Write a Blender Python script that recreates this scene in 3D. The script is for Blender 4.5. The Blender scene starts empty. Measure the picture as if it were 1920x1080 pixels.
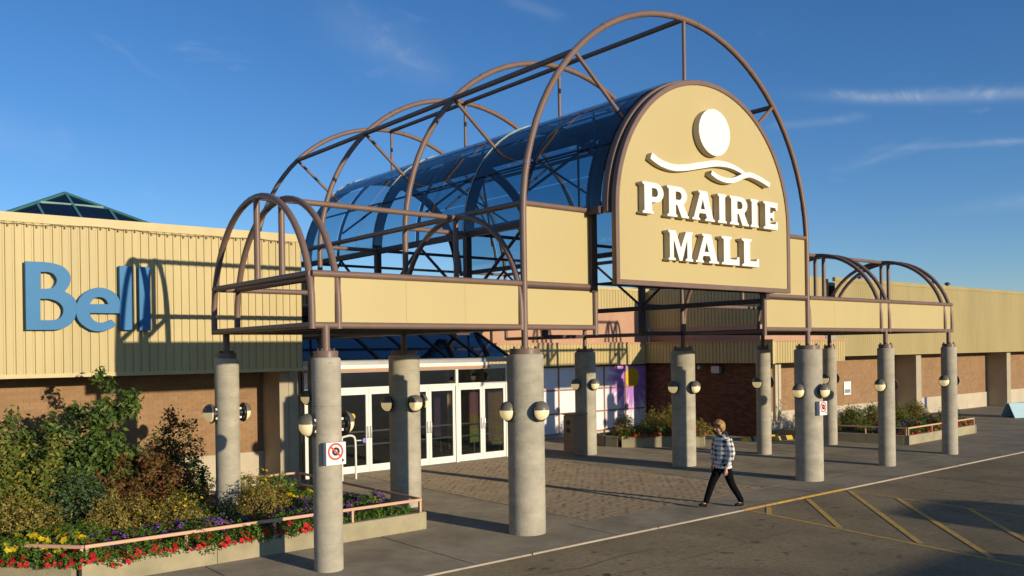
import bpy, bmesh, math, random
from mathutils import Vector, Matrix, noise
R = math.radians
rnd = random.Random(7)
scene = bpy.context.scene
col = scene.collection

# ------------------------------------------------------------------ camera
cam_d = bpy.data.cameras.new('camera')
cam = bpy.data.objects.new('camera', cam_d); col.objects.link(cam)
YAW, ROLL = 0.68799, -0.01435
fw = Vector((math.sin(YAW), math.cos(YAW), 0)); rt0 = Vector((math.cos(YAW), -math.sin(YAW), 0)); up0 = Vector((0, 0, 1))
rt = rt0*math.cos(ROLL) + up0*math.sin(ROLL); upv = -rt0*math.sin(ROLL) + up0*math.cos(ROLL)
m4 = Matrix((rt, upv, -fw)).transposed().to_4x4(); m4.translation = (-10.05221, -11.87021, 3.2)
cam.matrix_world = m4
cam_d.sensor_width = 36; cam_d.lens = 1649.43*36/1920; cam_d.shift_y = (659.09-540)/1920
cam_d.clip_start = .1; cam_d.clip_end = 3000
scene.camera = cam
# ------------------------------------------------------------------ light
SUN = Vector((.145, -1, .146)).normalized()            # towards the sun
EL = math.asin(SUN.z); AZ = math.atan2(SUN.x, SUN.y)
world = bpy.data.worlds.new('World'); scene.world = world; world.use_nodes = True
wn, wl = world.node_tree.nodes, world.node_tree.links
wn.clear()
SKY_STRENGTH = .112
def build_world():
    out = wn.new('ShaderNodeOutputWorld'); bg = wn.new('ShaderNodeBackground')
    sky = wn.new('ShaderNodeTexSky'); sky.sky_type = 'NISHITA'; sky.sun_disc = False
    sky.sun_elevation = R(13); sky.sun_rotation = AZ; sky.altitude = 700
    sky.air_density = 1.0; sky.dust_density = .2; sky.ozone_density = 3.0
    hs = wn.new('ShaderNodeHueSaturation'); hs.inputs['Saturation'].default_value = 1.13; hs.inputs['Value'].default_value = 1.0
    tn = wn.new('ShaderNodeMixRGB'); tn.blend_type = 'MULTIPLY'; tn.inputs['Fac'].default_value = 1; tn.inputs['Color2'].default_value = (.95, 1.02, 1.2, 1)
    wl.new(sky.outputs[0], tn.inputs['Color1']); wl.new(tn.outputs[0], hs.inputs['Color'])
    # thin cirrus: two families of stretched noise in the direction of view
    tc = wn.new('ShaderNodeTexCoord')
    def streak(rot, scale, sc, lo, hi, seed):
        mp = wn.new('ShaderNodeMapping'); mp.vector_type = 'TEXTURE'
        mp.inputs['Rotation'].default_value = rot; mp.inputs['Scale'].default_value = scale; mp.inputs['Location'].default_value = (seed, seed*.7, seed*.3)
        wl.new(tc.outputs['Generated'], mp.inputs['Vector'])
        n = wn.new('ShaderNodeTexNoise'); n.inputs['Scale'].default_value = sc; n.inputs['Detail'].default_value = 7; n.inputs['Roughness'].default_value = .62
        n.inputs['Distortion'].default_value = .5
        wl.new(mp.outputs[0], n.inputs['Vector'])
        mr = wn.new('ShaderNodeMapRange'); mr.interpolation_type = 'SMOOTHSTEP'
        mr.inputs['From Min'].default_value = lo; mr.inputs['From Max'].default_value = hi
        wl.new(n.outputs['Fac'], mr.inputs['Value'])
        return mr.outputs['Result']
    def math2(op, a, b):
        m = wn.new('ShaderNodeMath'); m.operation = op
        for i, v in enumerate((a, b)):
            if isinstance(v, (int, float)): m.inputs[i].default_value = v
            else: wl.new(v, m.inputs[i])
        return m.outputs[0]
    wisps = streak((0, R(12), YAW), (1, .5, .16), 3.2, .60, .85, .0)
    fine = streak((R(8), R(-20), YAW), (.9, .4, .3), 7.0, .45, .8, 3.1)
    m = math2('MULTIPLY', wisps, math2('ADD', math2('MULTIPLY', fine, .6), .15))
    # a few long cirrus streaks: great-arc bands, (direction, along, length, width)
    def band(c, along, length, width, amp, bend):
        cv = Vector(c).normalized(); av = Vector(along); av = (av - av.dot(cv)*cv).normalized(); nv = cv.cross(av)
        def dot(v):
            d = wn.new('ShaderNodeVectorMath'); d.operation = 'DOT_PRODUCT'; d.inputs[1].default_value = v
            wl.new(tc.outputs['Generated'], d.inputs[0]); return d.outputs['Value']
        s = math2('DIVIDE', dot(av), length); t = dot(nv)
        t = math2('SUBTRACT', t, math2('MULTIPLY', math2('MULTIPLY', s, s), bend))
        t = math2('ADD', t, math2('MULTIPLY', math2('SUBTRACT', fine, .4), width*.5))
        g = math2('POWER', 2.718, math2('MULTIPLY', math2('MULTIPLY', math2('DIVIDE', t, width), math2('DIVIDE', t, width)), -1))
        gs = math2('POWER', 2.718, math2('MULTIPLY', math2('MULTIPLY', s, s), math2('MULTIPLY', math2('MULTIPLY', s, s), -1.)))
        fr = wn.new('ShaderNodeMath'); fr.operation = 'GREATER_THAN'; wl.new(dot(cv), fr.inputs[0]); fr.inputs[1].default_value = .2
        return math2('MULTIPLY', math2('MULTIPLY', math2('MULTIPLY', g, gs), fr.outputs[0]), math2('MULTIPLY', math2('ADD', fine, .35), amp))
    def pix(u, v):
        return fw + rt*((u-960)/1649.43) - upv*((v-659.09)/1649.43)
    for (u, v, u2, v2, ln, wd, amp, bend) in [(1830, 177, 1920, 173, .14, .0055, .50, -.006), (1790, 271, 1850, 268, .06, .003, .22, 0),
                                              (1530, 228, 1590, 222, .045, .004, .22, 0), (720, 75, 800, 120, .07, .022, .16, 0), (1000, 12, 1030, 22, .03, .006, .2, 0),
                                              (2300, 330, 2420, 318, .18, .007, .35, .004), (-400, 120, -300, 150, .2, .02, .25, 0)]:
        b = band(pix(u, v), pix(u2, v2)-pix(u, v), ln, wd, amp, bend)
        m = math2('ADD', m, b)
    mx = wn.new('ShaderNodeMixRGB'); mx.blend_type = 'MIX'; mx.inputs['Color2'].default_value = (6.2, 6.6, 7.2, 1)
    cl = wn.new('ShaderNodeClamp'); wl.new(m, cl.inputs['Value']); cl.inputs['Max'].default_value = .7
    wl.new(cl.outputs[0], mx.inputs['Fac']); wl.new(hs.outputs[0], mx.inputs['Color1'])
    wl.new(mx.outputs[0], bg.inputs['Color']); bg.inputs['Strength'].default_value = SKY_STRENGTH
    wl.new(bg.outputs[0], out.inputs[0])
build_world()
sun_d = bpy.data.lights.new('sun', 'SUN'); sun_d.energy = 4.6; sun_d.angle = R(.53); sun_d.color = (1, .86, .64)
sun = bpy.data.objects.new('sun', sun_d); col.objects.link(sun)
sun.rotation_euler = (-SUN).to_track_quat('-Z', 'Y').to_euler(); sun.location = (0, -20, 30)
vs = scene.view_settings; vs.view_transform = 'Standard'; vs.look = 'None'; vs.gamma = 1; vs.exposure = 0
vs.use_curve_mapping = False

# ------------------------------------------------------------------ helpers
def link(o, parent=None):
    col.objects.link(o)
    if parent is not None: o.parent = parent
    return o
def tag(o, label=None, cat=None, group=None, kind=None):
    if label: o['label'] = label
    if cat: o['category'] = cat
    if group: o['group'] = group
    if kind: o['kind'] = kind
    return o
def empty(name, loc=(0, 0, 0), label=None, cat=None, group=None, rz=0):
    o = bpy.data.objects.new(name, None); o.empty_display_size = .2; o.location = loc; o.rotation_euler = (0, 0, rz)
    link(o); return tag(o, label, cat, group)
def obj(name, me, mat=None, parent=None, loc=None, rot=None):
    if mat is not None and not me.materials: me.materials.append(mat)
    o = bpy.data.objects.new(name, me); link(o, parent)
    if loc is not None: o.location = loc
    if rot is not None: o.rotation_euler = rot
    return o
def copy_tree(o, parent=None):
    c = o.copy(); col.objects.link(c); c.parent = parent
    for ch in o.children: copy_tree(ch, c)
    return c

class MB:
    def __init__(s): s.v = []; s.f = []
    def add(s, vs_, fs):
        n = len(s.v); s.v += [tuple(p) for p in vs_]; s.f += [tuple(i+n for i in f) for f in fs]; return s
    def box(s, x0, x1, y0, y1, z0, z1):
        return s.add([(x0, y0, z0), (x1, y0, z0), (x1, y1, z0), (x0, y1, z0), (x0, y0, z1), (x1, y0, z1), (x1, y1, z1), (x0, y1, z1)],
                     [(0, 3, 2, 1), (4, 5, 6, 7), (0, 1, 5, 4), (1, 2, 6, 5), (2, 3, 7, 6), (3, 0, 4, 7)])
    def cbox(s, x0, x1, y0, y1, z0, z1, c=.005):       # box with the upper rim chamfered
        a = [(x0, y0, z0), (x1, y0, z0), (x1, y1, z0), (x0, y1, z0), (x0, y0, z1-c), (x1, y0, z1-c), (x1, y1, z1-c), (x0, y1, z1-c),
             (x0+c, y0+c, z1), (x1-c, y0+c, z1), (x1-c, y1-c, z1), (x0+c, y1-c, z1)]
        fs = [(8, 9, 10, 11)]
        for i in range(4):
            j = (i+1) % 4; fs += [(i, j, 4+j, 4+i), (4+i, 4+j, 8+j, 8+i)]
        return s.add(a, fs)
    def beam(s, p, q, w, h):
        p, q = Vector(p), Vector(q); d = (q-p).normalized(); a = Vector((0, 0, 1)) if abs(d.z) < .95 else Vector((0, 1, 0))
        u = d.cross(a).normalized()*w/2; v = u.cross(d).normalized()*h/2
        return s.add([p-u-v, p+u-v, p+u+v, p-u+v, q-u-v, q+u-v, q+u+v, q-u+v],
                     [(0, 1, 2, 3), (7, 6, 5, 4), (0, 4, 5, 1), (1, 5, 6, 2), (2, 6, 7, 3), (3, 7, 4, 0)])
    def tube(s, pts, r, n=12, caps=True, closed=False):
        P = [Vector(p) for p in pts]; rs = r if isinstance(r, (list, tuple)) else [r]*len(P)
        base = len(s.v); up = None; m = len(P)
        for i, p in enumerate(P):
            if closed: t = P[(i+1) % m]-P[i-1]
            elif i == 0: t = P[1]-P[0]
            elif i == m-1: t = P[-1]-P[-2]
            else: t = (P[i+1]-p).normalized()+(p-P[i-1]).normalized()
            t.normalize()
            if up is None:
                up = Vector((0, 0, 1)) if abs(t.z) < .9 else Vector((1, 0, 0))
            u = (up-up.dot(t)*t).normalized(); w = t.cross(u); up = u
            for k in range(n):
                a = 2*math.pi*k/n; s.v.append(tuple(p+(u*math.cos(a)+w*math.sin(a))*rs[i]))
        for i in range(m if closed else m-1):
            for k in range(n):
                a0 = base+i*n+k; a1 = base+i*n+(k+1) % n; b0 = base+((i+1) % m)*n+k; b1 = base+((i+1) % m)*n+(k+1) % n
                s.f.append((a0, a1, b1, b0))
        if caps and not closed:
            s.f.append(tuple(base+k for k in reversed(range(n)))); s.f.append(tuple(base+(m-1)*n+k for k in range(n)))
        return s
    def lathe(s, prof, n=32, c=(0, 0, 0)):
        base = len(s.v)
        for (r, z) in prof:
            for k in range(n):
                a = 2*math.pi*k/n; s.v.append((c[0]+r*math.cos(a), c[1]+r*math.sin(a), c[2]+z))
        for i in range(len(prof)-1):
            for k in range(n):
                s.f.append((base+i*n+k, base+i*n+(k+1) % n, base+(i+1)*n+(k+1) % n, base+(i+1)*n+k))
        s.f.append(tuple(base+k for k in reversed(range(n)))); s.f.append(tuple(base+(len(prof)-1)*n+k for k in range(n)))
        return s
    def mesh(s, name, smooth=None):
        me = bpy.data.meshes.new(name); me.from_pydata(s.v, [], s.f); me.update()
        if smooth:
            me.polygons.foreach_set('use_smooth', [True]*len(me.polygons)); me.set_sharp_from_angle(angle=R(smooth))
        return me
    def build(s, name, mat, parent=None, smooth=None, loc=None, rot=None, bevel=None):
        me = s.mesh(name, smooth)
        o = obj(name, me, mat, parent, loc, rot)
        if bevel:
            b = o.modifiers.new('bevel', 'BEVEL'); b.width = bevel; b.segments = 2; b.limit_method = 'ANGLE'; b.angle_limit = R(40)
        return o
def prism_mesh(name, loops, depth, bevel=0.0, res=1):
    """closed outlines (first outer, others holes) in the local x-z plane, extruded along y from 0 to depth"""
    cu = bpy.data.curves.new(name, 'CURVE'); cu.dimensions = '2D'; cu.fill_mode = 'BOTH'; cu.extrude = depth/2-bevel; cu.bevel_depth = bevel; cu.bevel_resolution = res
    for lp in loops:
        sp = cu.splines.new('POLY'); sp.points.add(len(lp)-1); sp.use_cyclic_u = True
        for i, (x, z) in enumerate(lp): sp.points[i].co = (x, z, 0, 1)
    o = bpy.data.objects.new('tmp', cu); col.objects.link(o)
    dg = bpy.context.evaluated_depsgraph_get(); me = bpy.data.meshes.new_from_object(o.evaluated_get(dg))
    bpy.data.objects.remove(o); bpy.data.curves.remove(cu)
    me.name = name
    me.transform(Matrix(((1, 0, 0, 0), (0, 0, -1, depth/2), (0, 1, 0, 0), (0, 0, 0, 1))))
    me.materials.clear()
    return me
def arc(cx, cz, rx, rz_, a0, a1, n):
    return [(cx+rx*math.cos(R(a0+(a1-a0)*i/n)), cz+rz_*math.sin(R(a0+(a1-a0)*i/n))) for i in range(n+1)]
def smoothline(P, n=6):
    P = [Vector(p) for p in P]; out = []
    for i in range(len(P)-1):
        p0 = P[max(i-1, 0)]; p1 = P[i]; p2 = P[i+1]; p3 = P[min(i+2, len(P)-1)]
        for k in range(n):
            t = k/n
            out.append(.5*((2*p1)+(p2-p0)*t+(2*p0-5*p1+4*p2-p3)*t*t+(3*p1-p0-3*p2+p3)*t**3))
    out.append(P[-1]); return out

# ------------------------------------------------------------------ materials
def nmat(name):
    m = bpy.data.materials.new(name); m.use_nodes = True; nt = m.node_tree; nt.nodes.clear()
    out = nt.nodes.new('ShaderNodeOutputMaterial'); b = nt.nodes.new('ShaderNodeBsdfPrincipled'); nt.links.new(b.outputs[0], out.inputs[0])
    return m, nt, b, out
def mat(name, c, rough=.6, var=.12, scale=6., bump=.0, bscale=60., c2=None, metal=0, spec=.35, coord='Object', stretch=None, spots=None, coat=0, drough=0, big=None):
    m, nt, b, out = nmat(name); N, L = nt.nodes, nt.links
    tc = N.new('ShaderNodeTexCoord')
    vec = tc.outputs[coord]
    if stretch:
        mp = N.new('ShaderNodeMapping'); mp.inputs['Scale'].default_value = stretch; L.new(vec, mp.inputs['Vector']); vec = mp.outputs[0]
    n = N.new('ShaderNodeTexNoise'); n.inputs['Scale'].default_value = scale; n.inputs['Detail'].default_value = 6; n.inputs['Roughness'].default_value = .6
    L.new(vec, n.inputs['Vector'])
    cr = N.new('ShaderNodeValToRGB'); e = cr.color_ramp.elements
    lo = [max(0, x*(1-var)) for x in c]; hi = list(c2) if c2 else [min(1, x*(1+var)) for x in c]
    e[0].position = .3; e[0].color = (*lo, 1); e[1].position = .7; e[1].color = (*hi, 1)
    L.new(n.outputs['Fac'], cr.inputs['Fac'])
    colr = cr.outputs['Color']
    if big:                                             # broad stains with their own shape: (scale, amount)
        n2 = N.new('ShaderNodeTexNoise'); n2.inputs['Scale'].default_value = big[0]; n2.inputs['Detail'].default_value = 4
        L.new(vec, n2.inputs['Vector'])
        mr = N.new('ShaderNodeMapRange'); mr.inputs['From Min'].default_value = .42; mr.inputs['From Max'].default_value = .66
        mr.inputs['To Min'].default_value = 1; mr.inputs['To Max'].default_value = 1-big[1]; L.new(n2.outputs['Fac'], mr.inputs['Value'])
        mu = N.new('ShaderNodeMixRGB'); mu.blend_type = 'MULTIPLY'; mu.inputs['Fac'].default_value = 1
        L.new(colr, mu.inputs['Color1']); L.new(mr.outputs[0], mu.inputs['Color2']); colr = mu.outputs[0]
    if spots:                                           # dark specks: (scale, threshold, colour)
        v = N.new('ShaderNodeTexNoise'); v.inputs['Scale'].default_value = spots[0]; v.inputs['Detail'].default_value = 2
        L.new(vec, v.inputs['Vector'])
        mr = N.new('ShaderNodeMapRange'); mr.inputs['From Min'].default_value = spots[1]; mr.inputs['From Max'].default_value = spots[1]+.06
        L.new(v.outputs['Fac'], mr.inputs['Value'])
        mu = N.new('ShaderNodeMixRGB'); mu.inputs['Color2'].default_value = (*spots[2], 1)
        L.new(mr.outputs[0], mu.inputs['Fac']); L.new(colr, mu.inputs['Color1']); colr = mu.outputs[0]
    L.new(colr, b.inputs['Base Color'])
    b.inputs['Roughness'].default_value = rough; b.inputs['Metallic'].default_value = metal; b.inputs['Specular IOR Level'].default_value = spec
    if coat: b.inputs['Coat Weight'].default_value = coat; b.inputs['Coat Roughness'].default_value = .15
    if drough: b.inputs['Diffuse Roughness'].default_value = drough
    if bump:
        n3 = N.new('ShaderNodeTexNoise'); n3.inputs['Scale'].default_value = bscale; n3.inputs['Detail'].default_value = 5; L.new(vec, n3.inputs['Vector'])
        bp = N.new('ShaderNodeBump'); bp.inputs['Strength'].default_value = bump; bp.inputs['Distance'].default_value = .02
        L.new(n3.outputs['Fac'], bp.inputs['Height']); L.new(bp.outputs[0], b.inputs['Normal'])
    return m
def island_mat(name, ramp, rough=.55, trans=.0, var_noise=None, spec=.3):
    """colour varies piece by piece (leaf, petal, brick)"""
    m, nt, b, out = nmat(name); N, L = nt.nodes, nt.links
    g = N.new('ShaderNodeNewGeometry'); cr = N.new('ShaderNodeValToRGB'); el = cr.color_ramp.elements
    while len(el) < len(ramp): el.new(.5)
    for i, (p, c) in enumerate(ramp): el[i].position = p; el[i].color = (*c, 1)
    L.new(g.outputs['Random Per Island'], cr.inputs['Fac']); colr = cr.outputs[0]
    if var_noise:
        tc = N.new('ShaderNodeTexCoord'); n = N.new('ShaderNodeTexNoise'); n.inputs['Scale'].default_value = var_noise; n.inputs['Detail'].default_value = 5
        L.new(tc.outputs['Object'], n.inputs['Vector'])
        mr = N.new('ShaderNodeMapRange'); mr.inputs['To Min'].default_value = .7; mr.inputs['To Max'].default_value = 1.25; L.new(n.outputs['Fac'], mr.inputs['Value'])
        mu = N.new('ShaderNodeMixRGB'); mu.blend_type = 'MULTIPLY'; mu.inputs['Fac'].default_value = 1
        L.new(colr, mu.inputs['Color1']); L.new(mr.outputs[0], mu.inputs['Color2']); colr = mu.outputs[0]
    L.new(colr, b.inputs['Base Color']); b.inputs['Roughness'].default_value = rough; b.inputs['Specular IOR Level'].default_value = spec
    if trans:
        t = N.new('ShaderNodeBsdfTranslucent'); L.new(colr, t.inputs['Color']); mx = N.new('ShaderNodeMixShader'); mx.inputs['Fac'].default_value = trans
        L.new(b.outputs[0], mx.inputs[1]); L.new(t.outputs[0], mx.inputs[2]); L.new(mx.outputs[0], out.inputs[0])
    return m
def glass_mat(name, tint, refl=1.0, ior=1.5, rough=.02, dirt=None):
    m, nt, b, out = nmat(name); N, L = nt.nodes, nt.links; N.remove(b)
    t = N.new('ShaderNodeBsdfTransparent'); t.inputs['Color'].default_value = (*tint, 1)
    g = N.new('ShaderNodeBsdfGlossy'); g.inputs['Roughness'].default_value = rough; g.inputs['Color'].default_value = (refl, refl, refl, 1)
    lw = N.new('ShaderNodeLayerWeight'); lw.inputs['Blend'].default_value = .5
    pw = N.new('ShaderNodeMath'); pw.operation = 'POWER'; L.new(lw.outputs['Facing'], pw.inputs[0]); pw.inputs[1].default_value = 4.2
    f0 = ((ior-1)/(ior+1))**2
    f = N.new('ShaderNodeMath'); f.operation = 'MULTIPLY_ADD'; L.new(pw.outputs[0], f.inputs[0]); f.inputs[1].default_value = 1-f0*1.8-.1; f.inputs[2].default_value = f0*1.8
    mx = N.new('ShaderNodeMixShader'); L.new(f.outputs[0], mx.inputs['Fac']); L.new(t.outputs[0], mx.inputs[1]); L.new(g.outputs[0], mx.inputs[2])
    last = mx.outputs[0]
    if dirt:
        d = N.new('ShaderNodeBsdfDiffuse'); d.inputs['Color'].default_value = (*dirt[1], 1)
        tc = N.new('ShaderNodeTexCoord'); n = N.new('ShaderNodeTexNoise'); n.inputs['Scale'].default_value = 1.3; n.inputs['Detail'].default_value = 6; L.new(tc.outputs['Object'], n.inputs['Vector'])
        mr = N.new('ShaderNodeMapRange'); mr.inputs['To Min'].default_value = dirt[0]*.5; mr.inputs['To Max'].default_value = dirt[0]*1.5; L.new(n.outputs['Fac'], mr.inputs['Value'])
        m2 = N.new('ShaderNodeMixShader'); L.new(mr.outputs[0], m2.inputs['Fac']); L.new(last, m2.inputs[1]); L.new(d.outputs[0], m2.inputs[2]); last = m2.outputs[0]
    L.new(last, out.inputs[0]); return m

M = {}
M['brown'] = mat('brown_paint', (.20, .128, .098), .42, .10, 3, .0, 40, spec=.35, spots=(6, .74, (.12, .08, .065)))
M['brown_dark'] = mat('brown_dark_paint', (.075, .05, .042), .5, .15, 3)
M['panel'] = mat('cream_panel', (.535, .425, .195), .5, .022, 1.6, .03, 9, big=(.8, .05), stretch=(1.2, 1, .6), spots=(7, .74, (.45, .35, .165)))
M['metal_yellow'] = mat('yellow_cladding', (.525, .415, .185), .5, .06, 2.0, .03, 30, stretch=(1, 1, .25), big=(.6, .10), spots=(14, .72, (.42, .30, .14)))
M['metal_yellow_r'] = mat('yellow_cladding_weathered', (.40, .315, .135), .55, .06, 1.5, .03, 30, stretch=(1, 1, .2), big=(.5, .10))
M['trim'] = mat('cream_flashing', (.56, .45, .215), .5, .06, 3)
M['pink'] = mat('pink_stucco', (.52, .30, .19), .8, .07, 2.5, .2, 80, big=(.8, .08))
M['concrete'] = mat('column_concrete', (.44, .395, .30), .88, .14, 3.2, .28, 18, big=(1.2, .20), stretch=(1, 1, 1.7), spots=(17, .69, (.27, .24, .19)))
M['concrete_wall'] = mat('planter_concrete', (.385, .33, .205), .85, .10, 4, .25, 30, big=(1.6, .18), spots=(22, .70, (.27, .22, .16)))
M['pier'] = mat('pier_paint', (.42, .36, .25), .8, .06, 3, .1, 40, big=(1, .10))
M['plinth'] = mat('plinth_render', (.55, .47, .34), .8, .07, 2, .12, 30, big=(.8, .12))
M['slab'] = mat('walk_concrete', (.255, .212, .145), .9, .14, 3.5, .5, 55, drough=.9, big=(.8, .30), spots=(7, .68, (.17, .14, .10)))
M['asphalt'] = mat('asphalt', (.275, .212, .118), .92, .20, 14, .8, 90, drough=1.0, big=(.45, .30), spots=(3.2, .655, (.13, .10, .065)))
M['joint'] = mat('joint_sand', (.155, .118, .075), .95, .2, 8, .3, 60)
M['kerb'] = mat('kerb_concrete', (.46, .38, .265), .85, .14, 4, .3, 40, big=(1.1, .2))
M['paint_yellow'] = mat('worn_yellow_paint', (.50, .30, .06), .8, .14, 6, .3, 60, drough=.8, spots=(8, .56, (.30, .225, .125)))
M['soil'] = mat('soil', (.05, .036, .025), .95, .3, 14, .6, 40)
M['rail_pink'] = mat('rail_paint', (.62, .37, .235), .5, .06, 4)
M['white'] = mat('white_paint', (.80, .78, .72), .4, .03, 3)
M['letter_white'] = mat('letter_white', (.86, .84, .78), .38, .02, 3)
M['letter_side'] = mat('letter_return', (.55, .47, .34), .5, .05, 3)
M['bell_blue'] = mat('letter_blue', (.05, .20, .40), .45, .05, 2, spec=.10)
M['black'] = mat('black_paint', (.018, .018, .022), .35, .2, 5)
M['grey_metal'] = mat('grey_metal', (.35, .35, .36), .4, .08, 6, metal=.4)
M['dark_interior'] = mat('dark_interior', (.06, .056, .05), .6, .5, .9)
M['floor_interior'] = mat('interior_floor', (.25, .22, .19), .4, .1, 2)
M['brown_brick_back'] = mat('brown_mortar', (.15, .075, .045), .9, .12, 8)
M['mortar'] = mat('mortar', (.315, .19, .098), .9, .1, 8)
M['brick'] = island_mat('pink_brick', [(0, (.295, .172, .086)), (.5, (.32, .19, .096)), (.95, (.335, .203, .106)), (1, (.36, .228, .125))], .85, var_noise=1.5)
M['brick_dark'] = island_mat('brown_brick', [(0, (.105, .044, .022)), (.5, (.15, .064, .034)), (1, (.20, .09, .05))], .85, var_noise=9)
M['paver'] = island_mat('paver', [(0, (.215, .16, .10)), (.5, (.235, .178, .112)), (1, (.26, .20, .13))], .9, var_noise=1.2)
M['paver'].node_tree.nodes['Principled BSDF'].inputs['Diffuse Roughness'].default_value = .9
M['vault_glass'] = glass_mat('blue_glazing', (.36, .53, .62), .9, 1.45, .03, dirt=(.025, (.20, .30, .45)))
M['roof_glass'] = glass_mat('blue_roof_glazing', (.05, .15, .36), 1.0, 1.6, .04, dirt=(.05, (.10, .22, .40)))
M['door_glass'] = glass_mat('door_glass', (.62, .66, .62), 1.0, 1.75, .015)
M['sky_glass'] = glass_mat('dark_skylight_glass', (.02, .05, .09), .6, 1.45, .05, dirt=(.15, (.03, .06, .10)))
M['teal'] = mat('teal_frame', (.06, .19, .19), .45, .08, 5)
M['navy_rib'] = mat('navy_rib', (.018, .026, .05), .6, .15, 4, spec=.1)
M['red'] = mat('sign_red', (.75, .06, .04), .5, .04, 8)
M['sign_white'] = mat('sign_white', (.78, .80, .78), .45, .03, 6, big=(6, .06))
M['tan'] = mat('bin_tan', (.30, .20, .115), .6, .08, 4)
# ------------------------------------------------------------------ the place, in metres (x along the front, y towards the building)
A_, W_, B_, C_, RW = 3.88, 8.95, 3.73, 3.70, 3.85
ZB, ZT, ZU = 3.63, 4.40, 5.83
KERB = -1.36
# ---- ground
g = MB(); g.add([(-900, -900, -.024), (900, -900, -.024), (900, 900, -.024), (-900, 900, -.024)], [(0, 1, 2, 3)])
tag(g.build('road', M['asphalt']), kind='structure')
pv = MB(); pv.box(-60, 70, KERB+.14, 30, -.3, -.03)
pave = tag(pv.build('pavement', M['joint']), kind='structure')
# kerb stones
kx = -40.0; i = 0
kerb = tag(empty('kerb'), kind='structure')
kmesh = MB().cbox(-1.49, 1.49, KERB+.065, KERB+.14, -.3, .003, .010).mesh('kerb_stone')
while kx < 60:
    k = obj('kerb_stone', kmesh, M['kerb'], kerb, (kx+1.5, 0, rnd.uniform(-.004, .003)), (0, 0, rnd.uniform(-.0015, .0015)))
    kx += 3.0
# concrete slabs round the paver field
PX0, PX1, PY0, PY1 = 1.5, 7.25, 0.0, 8.6
def slab(x0, x1, y0, y1):
    gapj = .006
    o = MB().cbox(x0+gapj, x1-gapj, y0+gapj, y1-gapj, -.12, rnd.uniform(-.003, .002), .006).build('slab', M['slab'], pave)
    return o
ys = [KERB+.15, 0.0]
xs_front = [-30, -26, -22, -18, -14.5, -11.4, -8.3, -5.2, -2.1, 1.0, 4.15, 7.4, 10.6, 13.7, 16.8, 20, 24, 28, 32, 36, 40, 46, 52, 60]
for a, b in zip(xs_front, xs_front[1:]): slab(a, b, KERB+.14, PY0)
for a, b in zip(xs_front, xs_front[1:]):
    if b <= -1: slab(a, b, 0, 3.2); slab(a, b, 3.2, 8.6)
slab(-2.1, PX0, 0, 2.9); slab(-2.1, PX0, 2.9, 5.8); slab(-2.1, PX0, 5.8, 8.6)
for x0, x1 in ((PX1, 10.6), (10.6, 13.7), (13.7, 16.8), (16.8, 20)):
    for y0, y1 in ((0, 3.0), (3.0, 5.9), (5.9, 8.6), (8.6, 12.4)): slab(x0, x1, y0, y1)
for a, b in zip([-2.1, 1.0, 4.15, PX1], [1.0, 4.15, PX1]): slab(a, b, 8.6, 12.4)
for a, b in zip([20, 24, 28, 32, 36, 40, 46, 52, 60], [24, 28, 32, 36, 40, 46, 52, 60]):
    slab(a, b, 0, 4.2); slab(a, b, 4.2, 8.4)
# pavers: running bond; the nearest to the camera are single pieces
PL, PWd = .225, .1125
pm = [MB().cbox(.002, PL-.002, .002, PWd-.002, -.06, 0, .004).mesh('paver') for _ in range(1)][0]
pm.materials.append(M['paver'])
cells = []
row = 0; y = PY0+.01
while y+PWd <= PY1:
    off = (row % 2)*PL/2; x = PX0+.01-off
    while x < PX1-.02:
        x0, x1 = max(x, PX0+.01), min(x+PL, PX1-.01)
        if x1-x0 > .05: cells.append((x0, x1, y))
        x += PL
    y += PWd; row += 1
def vis(c):
    p = Vector(((c[0]+c[1])/2+10.05, c[2]+11.87, 0)); d = p.dot(fw); u = 960+1649*p.dot(rt0)/d
    # hidden behind the front column or the planter?
    if 940 < u < 1024: return 1e6
    return d
cells.sort(key=vis)
rest = MB()
def paver_m(mb, x0, x1, y, dz, tilt): mb.cbox(x0+.002, x1-.002, y+.002, y+PWd-.002, -.06, dz, .005)
for i, (x0, x1, y) in enumerate(cells):
    dz = rnd.uniform(-.0035, .0035)
    if i < 300 and abs((x1-x0)-PL) < 1e-6:
        mb = MB(); o = obj('paver', pm, None, pave, (x0, y, dz)); o.rotation_euler = (rnd.uniform(-.012, .012), rnd.uniform(-.008, .008), rnd.uniform(-.01, .01))
    else: paver_m(rest, x0, x1, y, dz, 0)
tag(rest.build('paver_field', M['paver'], pave), kind='stuff')
# painted hatching on the road, 4 mm above it
mk = tag(empty('road_marking'), kind='structure')
def stripe(p, q, w, name='painted_line', ext=0):
    p, q = Vector((*p, 0)), Vector((*q, 0)); d = (q-p).normalized(); nn = Vector((-d.y, d.x, 0))*w/2
    n = max(2, int((q-p).length/.25)); mb = MB()
    for i in range(n+1):
        c = p+(q-p)*i/n; j = rnd.uniform(-.006, .006)
        mb.v += [tuple(c-nn*(1+j*4)+Vector((0, 0, 0))), tuple(c+nn*(1+j*3))]
        if i: mb.f.append((2*i-2, 2*i-1, 2*i+1, 2*i))
    o = mb.build(name, M['paint_yellow'], mk, loc=(0, 0, -.020+stripe.k*.0005)); stripe.k += 1; return o
stripe.k = 0
stripe((4.63, KERB-.03), (3.55, -8.0), .085); stripe((8.25, KERB-.05), (7.35, -8.2), .075)
for p, q in (((5.2, KERB-.06), (4.55, -1.86)), ((6.6, KERB-.06), (4.36, -3.46)), ((8.2, KERB-.1), (4.15, -5.0)), ((8.02, -2.65), (3.93, -6.2)), ((7.82, -4.2), (3.7, -7.6))):
    stripe(p, q, .105)
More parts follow.
